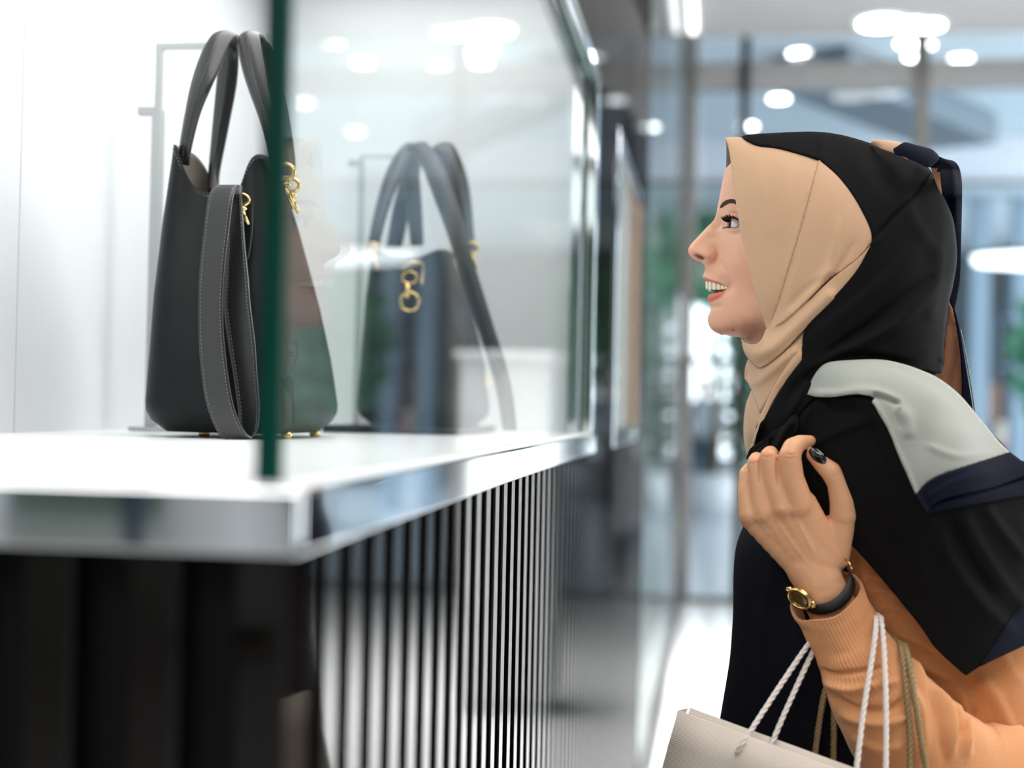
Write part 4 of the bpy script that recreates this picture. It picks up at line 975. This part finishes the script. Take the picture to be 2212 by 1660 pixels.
# ---- headscarf
shell = [(1600, 296), (1680, 287), (1760, 284.5), (1815, 291), (1870, 306), (1930, 328), (1988, 353), (2012, 370), (2036, 420), (2058, 470), (2066, 520), (2067, 567), (2059, 617), (2051, 650), (2043, 700), (2039, 750), (2036, 795), (1990, 830), (1900, 900), (1800, 960), (1700, 960), (1650, 950), (1622, 900), (1626, 820), (1625, 760), (1660, 715), (1650, 640), (1625, 540), (1605, 430), (1590, 340)]
hfold = [([(1769, 345), (1755, 400), (1737, 470), (1718, 540), (1700, 600), (1683, 655), (1664, 705)], -2.6, 9, 2.0), ([(1812, 470), (1800, 540), (1775, 610), (1735, 672)], 2.2, 6, 9), ([(1850, 520), (1815, 575), (1760, 640)], -1.8, 6, 9), ([(1640, 350), (1650, 460), (1668, 600), (1668, 690)], 1.6, 14, 18), ([(1769, 345), (1750, 400), (1732, 470), (1712, 540), (1693, 600)], 1.5, 10, 5),
         ([(1835, 440), (1820, 520), (1800, 580), (1780, 620)], 1.2, 8, 12), ([(1804, 578), (1770, 615), (1735, 655), (1700, 690), (1665, 722)], 4.5, 8, 16),
         ([(1800, 595), (1745, 625), (1705, 670)], -2.5, 8, 10), ([(1700, 330), (1690, 430), (1670, 520)], 1.2, 18, 22), ([(1772, 345), (1775, 320), (1770, 292)], 2.0, 6, 12)]
wfold = [([(1610, 745), (1640, 765), (1690, 752), (1740, 715)], -5, 6, 12), ([(1604, 742), (1616, 772), (1640, 788), (1680, 770), (1735, 730)], 4, 8, 12), ([(1614, 800), (1635, 818), (1672, 800), (1728, 762)], -6, 5, 12), ([(1612, 795), (1628, 812), (1665, 792)], 3, 5, 8),
         ([(1620, 850), (1632, 880), (1640, 900), (1660, 860), (1690, 820)], -4, 5, 9), ([(1625, 845), (1645, 905), (1630, 960)], 2.5, 6, 9), ([(1690, 800), (1665, 850), (1642, 920), (1624, 975)], 3, 5, 9)]
bfold = [([(1883, 525), (1930, 470), (1975, 425), (2000, 390)], -3.5, 4, 14), ([(1883, 530), (1932, 478), (1985, 420)], 3, 7, 12), ([(1735, 740), (1790, 700), (1870, 640), (1950, 570), (2020, 470)], 2.5, 14, 30), ([(1760, 790), (1820, 740), (1880, 700), (1950, 640), (2020, 590)], -4, 10, 20),
         ([(1740, 812), (1800, 768), (1870, 735), (1950, 690), (2030, 610)], 5, 12, 16), ([(1700, 860), (1760, 800), (1830, 770), (1900, 775), (1980, 792)], -4, 10, 12), ([(2040, 470), (2030, 600), (2010, 700)], 2.5, 12, 20),
         ([(1940, 365), (1975, 470), (2040, 560)], 2, 14, 22), ([(1840, 300), (1870, 380), (1940, 460)], 1.5, 20, 26), ([(1730, 745), (1735, 800), (1732, 850), (1700, 905)], 3, 7, 12), ([(1990, 800), (2015, 790), (2032, 775)], -3, 6, 8)]
allf = hfold+[(p_, h_*1.7, a_, b_) for p_, h_, a_, b_ in wfold]+[(p_, h_*1.5, a_, b_) for p_, h_, a_, b_ in bfold]
def SD(off, F=allf): return lambda x, y: YM-(srb(x, y)+folds(x, y, F)+off)
sw = lambda x, y: np.maximum(srb(x, y)+folds(x, y, allf)-.0025, 0)
volume('headscarf', shell, sw, YM, m_bcloth, wo, 8)
face_edge = [(1567, 297, 's'), (1575, 328), (1583, 385), (1590, 440), (1600, 500), (1612, 560), (1627, 620), (1644, 672), (1656, 712, 's')]
seam = [(1769, 345, 's'), (1755, 400), (1737, 470), (1717, 540), (1699, 600), (1682, 655), (1662, 714, 's')]
patch('beige_side_panel', seam+[(1700, 690), (1745, 648), (1800, 598), (1850, 562), (1884, 522, 's'), (1881, 497), (1862, 455), (1838, 415), (1808, 378)], SD(.0036), m_beige, wo, 5)
patch('beige_front_panel', face_edge+[(1668, 712, 's'), (1690, 655), (1708, 600), (1726, 540), (1746, 470), (1764, 400), (1775, 346, 's'), (1769, 345, 's'), (1730, 330), (1680, 317), (1640, 312), (1618, 306), (1604, 298), (1590, 296)], SD(.0015), m_beige, wo, 5)
# far half of the hood edge, mirrored
pv = patch('beige_front_panel', face_edge+[(1700, 690), (1745, 648), (1800, 598), (1884, 522, 's'), (1862, 455), (1808, 378), (1769, 345, 's'), (1680, 317), (1618, 306), (1590, 296)], SD(.0015), m_beige, wo, 9)
for q in pv.data.vertices: q.co.y = 2*YM-q.co.y
pv.data.flip_normals()
patch('black_crown_panel', [(1604, 297, 's'), (1640, 289.5), (1700, 286), (1760, 284.5), (1815, 291), (1870, 306), (1930, 328), (1988, 353), (2013, 371, 's'), (1985, 425), (1930, 480), (1884, 530, 's'), (1881, 497), (1862, 455), (1838, 415), (1808, 378), (1770, 345, 's'), (1730, 332), (1680, 319), (1640, 314), (1620, 307)], SD(.0042), m_bcloth, wo, 5)
patch('under_cap', [(1569, 305, 's'), (1573, 312), (1580, 345), (1586, 376, 's'), (1580, 366), (1572, 374), (1567.5, 378, 's'), (1569, 345)], lambda x, y: YM-np.minimum(np.sqrt(np.maximum(x-1567, 0))*.0068+.002, .030), mat('olive_cap', srgb(84, 76, 56), .8, var=.2), wo, 4)
def WD(off, line, h, wd_):
    return lambda x, y: YM-(srb(x, y)+folds(x, y, bfold)+off+h*1e-3*np.exp(-(pdist(x, y, catmull(line, 6))[0]/wd_)**2))
patch('beige_neck_wrap', [(1622, 845, 's'), (1611, 875), (1606, 915), (1607, 955), (1613, 984, 's'), (1622, 985), (1650, 920), (1690, 850), (1700, 820, 's'), (1660, 800)], WD(.0015, [(1614, 860), (1613, 900), (1616, 960)], 2.5, 8), m_beige, wo, 4)
patch('beige_neck_wrap', [(1738, 735, 's'), (1735, 778, 's'), (1700, 822), (1670, 868), (1645, 925), (1620, 986, 's'), (1619, 975), (1634, 925), (1650, 880), (1672, 835), (1700, 790)], WD(.0058, [(1728, 770), (1690, 815), (1660, 862), (1630, 950)], 2.0, 9), m_beige, wo, 4)
patch('beige_neck_wrap', [(1618, 770, 's'), (1610, 792), (1608, 815), (1614, 827), (1624, 846), (1640, 893, 's'), (1655, 868), (1680, 825), (1712, 785), (1738, 745, 's'), (1738, 712, 's'), (1700, 750), (1655, 782)], WD(.0036, [(1612, 822), (1632, 826), (1668, 800), (1715, 760)], 4.5, 11), m_beige, wo, 4)
patch('beige_neck_wrap', [(1600, 731, 's'), (1610, 741), (1630, 744), (1644, 735), (1654, 712, 's'), (1690, 690), (1745, 650), (1800, 600), (1850, 562), (1886, 524, 's'), (1850, 590), (1790, 658), (1738, 712), (1700, 752), (1665, 782), (1642, 795), (1625, 786), (1608, 763)], WD(.0062, [(1606, 752), (1628, 768), (1660, 757), (1715, 710), (1790, 640)], 5.5, 15), m_beige, wo, 4)
patch('black_wrap_panel', [(1885, 522, 's'), (1930, 472), (1985, 418), (2012, 370, 's'), (2036, 420), (2058, 470), (2066, 520), (2067, 567), (2059, 617), (2051, 650), (2043, 700), (2039, 750), (2036, 795), (2034, 806, 's'), (1995, 800), (1900, 800), (1850, 840), (1760, 860), (1700, 930), (1660, 975), (1621, 988, 's'), (1642, 925), (1668, 872), (1700, 820), (1734, 775, 's'), (1738, 715), (1790, 655), (1850, 585)], SD(.0088), m_bcloth, wo, 5)
# ---- scarf tails at the back of the head
def tape(name, L, Rr, m, thick=.0015, bulge=0): 
    o, _, _ = ribbon(name, L, Rr, m, wo, thick, 10, 6, bulge); return o
tape('beige_tail', [(1884, 304, 1.54), (1910, 304, 1.525), (1942, 309, 1.515), (1962, 322, 1.51)], [(1890, 312, 1.54), (1905, 322, 1.515), (1938, 333, 1.505), (1960, 345, 1.50)], m_beige, bulge=.003)
tape('navy_tail', [(1938, 322, 1.508), (1954, 309, 1.503), (1980, 315, 1.498), (2010, 323, 1.50), (2022, 333, 1.51), (2012, 330, 1.53), (1996, 335, 1.535)],
     [(1935, 334, 1.500), (1955, 340, 1.490), (1982, 352, 1.485), (2004, 362, 1.487), (2016, 352, 1.497), (2004, 345, 1.515), (1992, 345, 1.525)], m_navy, bulge=.004)
patch('navy_tail', [(1984, 330, 's'), (2010, 330), (2040, 343), (2060, 348), (2072, 362), (2078, 395), (2078, 450), (2076, 530), (2074, 600), (2068, 640), (2062, 671, 's'), (2054, 655), (2040, 600), (2040, 540), (2022, 470), (2010, 420), (2028, 362, 's'), (2015, 360), (1996, 352)],
      lambda x, y: 1.50+.00009*(x-1990)+.075*np.clip((y-365)/60, 0, 1)+folds(x, y, [([(2036, 352), (2056, 360), (2064, 420), (2066, 520)], -5, 8, 10), ([(2000, 352), (2030, 356)], 4, 6, 6)]), m_navy, wo, 5, .0018)
patch('rose_tail', [(2010, 360, 's'), (2029, 356), (2031, 380), (2035, 423, 's'), (2024, 400)], lambda x, y: 1.512+0*x, m_rose, wo, 5, .0015)
patch('rose_tail', [(2050, 655, 's'), (2058, 668), (2066, 700), (2075, 760), (2078, 820), (2080, 875), (2078, 930, 's'), (2000, 900), (1990, 830), (2030, 805), (2040, 740)], lambda x, y: 1.575-.0001*(x-2050)+folds(x, y, [([(2060, 690), (2062, 760), (2040, 850)], 3, 8, 12)]), m_rose, wo, 6, .0018)
patch('navy_tail', [(2056, 655, 's'), (2063, 670), (2074, 715), (2083, 770), (2093, 830), (2102, 885, 's'), (2080, 880), (2078, 820), (2074, 760), (2065, 700)], lambda x, y: 1.568+0*x, m_navy, wo, 5, .0018)
tape('pale_tail_hem', [(2074, 712, 1.57), (2086, 770, 1.57), (2096, 830, 1.57), (2104, 888, 1.57)], [(2076, 712, 1.569), (2088, 770, 1.569), (2098.5, 830, 1.569), (2107, 888, 1.569)], m_sage, .001)
# ---- drape over the shoulder
dc = [(1608, 985, 40), (1640, 960, 62), (1690, 900, 84), (1745, 850, 92), (1780, 790, 94), (1840, 779, 100), (1900, 778, 104), (1960, 790, 108), (2020, 812, 104), (2080, 862, 96), (2130, 922, 92), (2180, 976, 92), (2225, 1010, 94), (2240, 1100, 92), (2250, 1250, 90), (2230, 1400, 104),
      (1840, 840, 128), (1950, 850, 138), (1900, 815, 126), (2020, 850, 128), (2000, 950, 152), (2080, 930, 134), (2100, 1000, 142), (2150, 1050, 128), (1950, 1000, 152), (1850, 950, 132), (1900, 900, 142), (1800, 1100, 112), (1740, 950, 100), (1700, 1000, 96), (1820, 1160, 108),
      (1850, 1200, 112), (1900, 1245, 118), (1950, 1300, 128), (2000, 1350, 134), (2040, 1250, 145), (2000, 1150, 150), (2120, 1200, 138), (2120, 1330, 142), (2085, 1460, 142), (2180, 1420, 122), (1900, 1100, 135), (2212, 1200, 110)]
drb = RBF([(a, b, c/1000) for a, b, c in dc])
dfold = [([(1855, 858), (1885, 868), (1905, 905), (1930, 960), (1960, 1030), (1990, 1090), (2020, 1130)], 5, 8, 22), ([(1880, 910), (1840, 925), (1790, 945), (1750, 968)], 4, 5, 18), ([(1880, 905), (1905, 980), (1940, 1060)], -3, 8, 12), ([(1785, 858), (1800, 880), (1850, 882)], -6, 6, 8),
         ([(2020, 1130), (2060, 1220), (2120, 1300), (2200, 1370)], 5, 14, 24), ([(2080, 1100), (2120, 1180), (2180, 1270), (2230, 1320)], 5, 12, 24), ([(2050, 1110), (2090, 1200), (2150, 1290)], -5, 10, 14), ([(2130, 1090), (2170, 1150), (2220, 1210)], 5, 10, 18),
         ([(1900, 1010), (1930, 1100), (1980, 1200), (2020, 1300)], 2.5, 22, 30), ([(1820, 1010), (1850, 1120), (1900, 1200)], 2, 22, 26), ([(1760, 880), (1740, 900), (1720, 950)], 4, 7, 12)]
DD = lambda off, F=dfold: (lambda x, y: YM-(drb(x, y)+folds(x, y, F)/1+off))
patch('black_drape', [(1612, 990, 's'), (1622, 968), (1660, 942), (1700, 905), (1740, 860), (1800, 856), (1850, 856), (1890, 862), (1920, 850), (2000, 880), (2100, 940), (2180, 985), (2225, 1010), (2250, 1100), (2262, 1250), (2250, 1375, 's'), (2212, 1395), (2150, 1424), (2118, 1440), (2086, 1461, 's'), (2062, 1440), (2020, 1400), (1985, 1350), (1945, 1300), (1900, 1246), (1860, 1200), (1822, 1162, 's'), (1740, 1120), (1680, 1060), (1630, 1020)], DD(.0), m_bcloth, wo, 7, .0025)
patch('navy_drape_border', [(2212, 1308, 's'), (2190, 1330), (2165, 1365), (2118, 1441, 's'), (2150, 1425), (2212, 1396), (2253, 1376, 's'), (2262, 1290)], DD(.0012), m_navy, wo, 7, .002)
# gathered folds above the hand
patch('gathered_fold', [(1620, 985, 's'), (1640, 968), (1655, 960, 's'), (1650, 990), (1640, 1012), (1618, 1010)], lambda x, y: DD(.008)(x, y)-folds(x, y, [([(1640, 985), (1650, 965)], 3, 6, 6)]), m_bcloth, wo, 4, .002)
patch('gathered_fold', [(1650, 990, 's'), (1656, 950), (1670, 932), (1690, 922), (1712, 898), (1722, 900), (1722, 925), (1710, 950), (1690, 985), (1668, 1000)], lambda x, y: DD(.010)(x, y)-folds(x, y, [([(1668, 985), (1690, 940), (1716, 905)], 6, 8, 8), ([(1660, 985), (1668, 945)], -5, 4, 5)]), m_bcloth, wo, 4, .002)
patch('sage_panel', [(1742, 852, 's'), (1752, 824), (1768, 798), (1790, 783), (1840, 778), (1900, 777), (1945, 785), (1990, 800), (2030, 819), (2072, 852), (2110, 896), (2150, 945), (2182, 978, 's'), (2150, 988), (2095, 1006), (2040, 1024), (2005, 1042), (1981, 1068, 's'), (1965, 1030), (1945, 985), (1925, 935), (1905, 898), (1884, 866, 's'), (1890, 858), (1850, 852), (1800, 858), (1765, 858)],
      lambda x, y: DD(.006)(x, y)-folds(x, y, [([(1750, 848), (1800, 850), (1880, 842), (1950, 870)], 4, 8, 14), ([(1885, 852), (1915, 860), (1945, 874)], -7, 5, 7), ([(1930, 880), (1960, 900), (1965, 950)], 4, 14, 18), ([(2000, 960), (2070, 985), (2140, 975)], 2, 8, 10), ([(1800, 800), (1900, 800), (2000, 840), (2080, 900)], 3, 14, 30), ([(1945, 880), (1940, 900), (1950, 925)], -3, 6, 8)]), m_sage, wo, 5, .0022)
patch('navy_hem', [(1979, 1070, 's'), (2003, 1044), (2040, 1025), (2095, 1007), (2150, 988), (2182, 977, 's'), (2212, 1000), (2225, 1015), (2212, 1028), (2150, 1052), (2090, 1066), (2040, 1078), (2012, 1094), (2002, 1113, 's')], lambda x, y: DD(.0085)(x, y)-folds(x, y, [([(2000, 1080), (2060, 1045), (2150, 1015)], 3, 10, 12)]), m_navy, wo, 5, .0022)
patch('navy_hem', [(2002, 1110, 's'), (2015, 1090), (2060, 1074), (2150, 1052), (2240, 1030, 's'), (2240, 1062), (2150, 1082), (2070, 1096), (2030, 1104)], lambda x, y: DD(.0045)(x, y)-folds(x, y, [([(2030, 1092), (2100, 1078), (2200, 1052)], 3, 5, 6)]), m_navy, wo, 5, .0022)
# back of the upper body under the drape (closes the figure behind)
bk = [(1760, 830), (1860, 790), (1960, 795), (2050, 840), (2120, 915), (2190, 990), (2245, 1120), (2262, 1300), (2200, 1390), (2100, 1420), (2000, 1330), (1900, 1200), (1800, 1100), (1720, 980)]
brb = RBF([(p[0], p[1], .07) for p in bk]+[(1900, 950, .09), (2000, 1000, .10), (2050, 1150, .11), (2150, 1250, .10), (2100, 1050, .10), (1850, 1050, .085)])
volume('shawl_back', bk, lambda x, y: np.clip(brb(x, y), .03, .12), YM+.005, m_bcloth, wo, 12, 1.5)
# ---- sleeve over the near forearm
rings_c = catmull([(1784, 1290, 1.442, 79), (1804, 1330, 1.442, 76), (1834, 1388, 1.44, 77), (1862, 1440, 1.435, 88), (1900, 1505, 1.43, 104), (1950, 1575, 1.43, 116), (2010, 1640, 1.435, 124), (2090, 1690, 1.45, 130), (2180, 1700, 1.47, 130)], 26)
NA = 240; V = []; NR = len(rings_c)
cen = Pn(rings_c[:, 0], rings_c[:, 1], rings_c[:, 2]); T = np.gradient(cen, axis=0); T /= np.linalg.norm(T, axis=1)[:, None]
for i in range(NR):
    t = T[i]; vz = np.cross(t, np.array([0, -1.0, 0])); vz /= np.linalg.norm(vz); vy = np.cross(vz, t)
    if vy[1] > 0: vy = -vy
    r = rings_c[i, 3]*rings_c[i, 2]/FPX
    for k in range(NA):
        a = 2*math.pi*k/NA; rib = 0; u = i/NR; sag = .016*math.sin(a)*max(0, 1-u*3.2)
        if u < .50: rib = .0006*math.cos(a*64)*min(1, (.50-u)*14)
        wob = .0012*noise.noise(Vector((math.cos(a)*2, math.sin(a)*2, u*14)))+.003*noise.noise(Vector((math.cos(a)*1.2+5, math.sin(a)*1.2, u*9)))*min(1, max(0, (u-.4)*4))
        edge = .0012*math.sin(a*5)*max(0, 1-u*12)
        V.append(cen[i]+(vz*math.cos(a)+vy*math.sin(a)*.82)*(r+rib+wob)+t*(edge+sag))
V = np.array(V); px_, py_ = proj(V)
sff = [([(1770, 1446), (1800, 1456), (1850, 1452), (1915, 1440)], -3, 6, 8), ([(1775, 1470), (1830, 1488), (1880, 1482), (1945, 1470)], 4, 8, 12), ([(1790, 1500), (1850, 1532), (1920, 1532), (1960, 1505)], -3.5, 8, 10), ([(1810, 1540), (1870, 1560), (1930, 1560), (1985, 1530)], 3.5, 9, 12),
       ([(1968, 1400), (2000, 1470), (2045, 1540), (2060, 1640)], 5, 8, 14), ([(1985, 1420), (2010, 1490), (2030, 1560), (2040, 1650)], -3.5, 6, 10), ([(2010, 1440), (2060, 1500), (2085, 1560), (2090, 1640)], 5, 9, 14), ([(2030, 1480), (2050, 1560), (2050, 1640)], 2.5, 6, 10),
       ([(1960, 1480), (1990, 1530), (2000, 1600), (1985, 1660)], 2.5, 9, 12), ([(2040, 1450), (2080, 1520), (2075, 1600)], -4, 6, 8), ([(1840, 1590), (1900, 1620), (1950, 1610)], 2.5, 10, 14)]
fr = np.array([(V[i*NA+k]-cen[i]) for i in range(NR) for k in range(NA)]); frn = fr/np.linalg.norm(fr, axis=1)[:, None]
V += frn*(1.45*folds(px_, py_, sff)*np.clip(-frn[:, 1]*2+.3, 0, 1))[:, None]
F = [(i*NA+k, i*NA+(k+1) % NA, (i+1)*NA+(k+1) % NA, (i+1)*NA+k) for i in range(NR-1) for k in range(NA)]
sl = mesh('sleeve', V, F, m_cuff, wo); fixn = sl
bm = bmesh.new(); bm.from_mesh(sl.data); bmesh.ops.recalc_face_normals(bm, faces=bm.faces); bm.to_mesh(sl.data); bm.free()
solid(sl, .0022, -1)
# ---- long dark skirt and shoes below the frame
V = []; F = []; NS = 96
for i, z in enumerate(np.linspace(.93, .06, 30)):
    t = i/29
    for k in range(NS):
        a = 2*math.pi*k/NS; r = 1+.05*t*math.cos(a*9+1)+.03*t*math.cos(a*14)
        V.append((.145+(.125+.12*t)*math.cos(a)*r, YM+.01+(.10+.09*t)*math.sin(a)*r, z))
for i in range(29):
    for k in range(NS): F.append((i*NS+k, i*NS+(k+1) % NS, (i+1)*NS+(k+1) % NS, (i+1)*NS+k))
o = mesh('long_skirt', V, F, m_coat, wo); fix_n = o
bm = bmesh.new(); bm.from_mesh(o.data); bmesh.ops.recalc_face_normals(bm, faces=bm.faces); bm.to_mesh(o.data); bm.free(); solid(o, .003)
for s in (-1, 1):
    bm = bmesh.new(); ellips(bm, (.05, YM+s*.09, .04), .125, .042, .04); bx(bm, -.06, .15, YM+s*.09-.035, YM+s*.09+.035, 0, .02); bmobj('shoe', bm, m_leather, wo)
# ------------------------------------------------------------------ wristwatch
wa = empty('wristwatch', P(1775, 1285, 1.44)); tag(wa, 'small gold wristwatch with a black leather strap on the raised wrist', 'watch')
ax = (P(1772, 1262, 1.442)-P(1826, 1346, 1.442)).normalized()
wc = P(1782, 1268, 1.442); u_ = ax.cross(Vector((0, -1, 0))).normalized(); v_ = u_.cross(ax).normalized()
if v_.y > 0: v_ = -v_
tilt = .32
def wpt(a, r, h=0, sq=.74): return wc+u_*math.cos(a)*r+v_*math.sin(a)*r*sq+ax*(h-math.cos(a)*tilt*0.0-math.sin(a)*.017)
V = []; F = []; N_ = 90; r0 = 59*1.442/FPX
if (wpt(0, 1)-wc).x > 0: sgn = 1
else: sgn = -1
for k in range(N_):
    a = 2*math.pi*k/N_
    for rr, hh in ((r0, -.0058), (r0+.0012, -.0055), (r0+.0012, .0055), (r0, .0058)): V.append(wpt(a, rr, hh))
for k in range(N_):
    b, c = 4*k, 4*((k+1) % N_)
    for j in range(4): F.append((b+j, c+j, c+(j+1) % 4, b+(j+1) % 4))
o = mesh('strap', V, F, m_watchl, wa)
bm = bmesh.new(); bm.from_mesh(o.data); bmesh.ops.recalc_face_normals(bm, faces=bm.faces); bm.to_mesh(o.data); bm.free()
# case on the outer (left) side of the wrist, turned a little to the camera
wcs = P(1729, 1292, 1.425); nrm = (P(1700, 1318, 1.40)-P(1735, 1290, 1.428)).normalized()
q = nrm.to_track_quat('Z', 'X'); lonx = (P(1755, 1308, 1.42)-P(1705, 1276, 1.43)); 
lx = (lonx-nrm*lonx.dot(nrm)).normalized(); ly = nrm.cross(lx)
def disc(name, a, b, h0, h1, m, dome=0):
    V = []; F = []; n_ = 40
    for h, s in ((h0, .9), (h0+(h1-h0)*.3, 1), (h1, .93)):
        for k in range(n_):
            t = 2*math.pi*k/n_; V.append(wcs+lx*math.cos(t)*a*s+ly*math.sin(t)*b*s+nrm*h)
    V.append(wcs+nrm*h0); V.append(wcs+nrm*(h1+dome))
    for r in range(2):
        for k in range(n_): F.append((r*n_+k, r*n_+(k+1) % n_, (r+1)*n_+(k+1) % n_, (r+1)*n_+k))
    for k in range(n_): F += [((k+1) % n_, k, 3*n_), (2*n_+k, 2*n_+(k+1) % n_, 3*n_+1)]
    return mesh(name, V, F, m, wa)
disc('case', .0132, .0098, -.003, .0035, m_gold)
disc('dial', .0098, .0070, .0030, .0042, m_dial, .0006)
pts = [wcs+lx*math.cos(t)*.0118+ly*math.sin(t)*.0086+nrm*.0040 for t in np.linspace(0, 2*math.pi, 40, endpoint=False)]
tubeobj('bezel', pts, .0013, m_gold, wa, 8, True)
for s in (-1, 1):
    tubeobj('lug', [wcs+lx*s*.012+ly*.003, wcs+lx*s*.0165-nrm*.002], [.0022, .0015], m_gold, wa, 8)
    tubeobj('lug', [wcs+lx*s*.012-ly*.003, wcs+lx*s*.0165-nrm*.002], [.0022, .0015], m_gold, wa, 8)
tubeobj('buckle', [P(1826, 1209, 1.440), P(1835, 1217, 1.434), P(1840, 1230, 1.432)], .0013, m_gold, wa, 8)
# ------------------------------------------------------------------ shopping bags on her arm
def rope(pts, r, m, parent, twist=.011, step=.0022):
    """three strands laid round each other"""
    c = resample(catmull([tuple(P(*p)) for p in pts], 12), step); bm = bmesh.new()
    T = np.gradient(c, axis=0); T /= np.linalg.norm(T, axis=1)[:, None]; n0 = np.array([0, 1.0, 0.1]); Ns = []
    for t in T:
        n0 = n0-t*n0.dot(t); n0 /= np.linalg.norm(n0); Ns.append(n0.copy())
    Ns = np.array(Ns); Bs = np.cross(T, Ns); s = np.arange(len(c))*step
    for k in range(3):
        a = s/twist*math.pi+k*2*math.pi/3
        tube(bm, c+(Ns*np.cos(a)[:, None]+Bs*np.sin(a)[:, None])*r*.5, r*.62, 6)
    return bmobj('rope_handle', bm, m, parent)
TL = P(1465, 1535, 1.405); TR = P(1835, 1671, 1.350); DL_ = P(1413, 1665, 1.405)
e1 = (TR-TL).normalized(); e2 = (DL_-TL); e2 = (e2-e1*e2.dot(e1)).normalized(); e3 = e1.cross(e2).normalized()
if e3.y < 0: e3 = -e3
bw, bh, bdp = .30, .26, .03
pb = empty('paper_shopping_bag', TL+e2*bh); tag(pb, 'pearl white ribbed paper shopping bag with white twisted rope handles on her forearm', 'shopping bag')
def sheet(name, o_, a, b, la, lb, m, parent, th=.0008, nseg=8, wob=.0012, hole=None):
    V = []; F = []; n_ = a.cross(b).normalized()
    for j in range(nseg+1):
        for i in range(nseg+1):
            w_ = wob*noise.noise(Vector((i*.7, j*.7, 3.1)))
            V.append(o_+a*la*i/nseg+b*lb*j/nseg+n_*w_)
    for j in range(nseg):
        for i in range(nseg): k = j*(nseg+1)+i; F.append((k, k+1, k+nseg+2, k+nseg+1))
    o = mesh(name, V, F, m, parent); solid(o, th, 0); return o
# laid lines of the paper, parallel to the top edge: fine relief
nt = m_paper.node_tree; N = nt.nodes; L = nt.links
geo = N.new('ShaderNodeNewGeometry'); dt = N.new('ShaderNodeVectorMath'); dt.operation = 'DOT_PRODUCT'; dt.inputs[1].default_value = tuple(e2)
L.new(geo.outputs['Position'], dt.inputs[0]); mu = N.new('ShaderNodeMath'); mu.operation = 'MULTIPLY'; mu.inputs[1].default_value = 2*math.pi/.0021; L.new(dt.outputs['Value'], mu.inputs[0])
sn = N.new('ShaderNodeMath'); sn.operation = 'SINE'; L.new(mu.outputs[0], sn.inputs[0])
bnode = [x for x in N if x.type == 'BUMP'][0]; bnode.inputs['Strength'].default_value = .6; bnode.inputs['Distance'].default_value = .0002
L.new(sn.outputs[0], bnode.inputs['Height'])
sheet('front_panel', TL, e1, e2, bw, bh, m_paper, pb)
sheet('back_panel', TL+e3*bdp+e1*.002-e2*.001, e1, e2, bw, bh, m_paper, pb)
sheet('side_panel', TL, e3, e2, bdp, bh, m_paper, pb); sheet('side_panel', TL+e1*bw, e3, e2, bdp, bh, m_paper, pb)
sheet('bottom_panel', TL+e2*bh, e1, e3, bw, bdp, m_paper, pb)
sheet('folded_rim', TL+e3*.0015+e2*.001, e1, e2, bw, .04, m_paper, pb)
ho = P(1590, 1630, 1.3855)
bm = bmesh.new(); k_ = e3.to_track_quat('Z', 'X'); ellips(bm, ho-e3*.001, .0024, .0024, .0009, k_, 16); bmobj('eyelet', bm, m_darkmetal, pb)
rope([(1592, 1628, 1.383), (1612, 1595, 1.383), (1680, 1490, 1.412), (1752, 1385, 1.436), (1790, 1345, 1.455), (1855, 1325, 1.450), (1889, 1333, 1.44), (1893, 1348, 1.410), (1884, 1420, 1.392), (1865, 1540, 1.370), (1846, 1700, 1.346)], .0026, m_rope, pb)
rope([(1660, 1626, 1.392), (1700, 1530, 1.412), (1764, 1394, 1.440), (1800, 1348, 1.455), (1862, 1322, 1.452), (1899, 1332, 1.445), (1905, 1350, 1.415), (1911, 1430, 1.392), (1914, 1540, 1.372), (1913, 1715, 1.35)], .0026, m_rope, pb)
gb_ = empty('paper_shopping_bag', P(1900, 1850, 1.45)); tag(gb_, 'shopping bag hanging from braided gold rope handles nearer her elbow', 'shopping bag')
rope([(1757, 1690, 1.446), (1763, 1610, 1.436), (1787, 1478, 1.432), (1830, 1410, 1.45), (1905, 1375, 1.45), (1940, 1388, 1.44), (1949, 1410, 1.41), (1958, 1500, 1.388), (1966, 1600, 1.38), (1964, 1700, 1.37), (1962, 1800, 1.33)], .0030, m_grope, gb_, .008)
rope([(1799, 1690, 1.448), (1801, 1600, 1.434), (1806, 1500, 1.430), (1840, 1430, 1.45), (1910, 1385, 1.45), (1948, 1392, 1.44), (1960, 1412, 1.408), (1975, 1500, 1.384), (1990, 1600, 1.376), (2006, 1700, 1.37), (2008, 1800, 1.33)], .0030, m_grope, gb_, .008)
g0 = P(1730, 1690, 1.46); box('bag_body', g0.x, g0.x+.17, 1.27, 1.325, g0.z-.26, g0.z-.012, m_paper, gb_, .002)
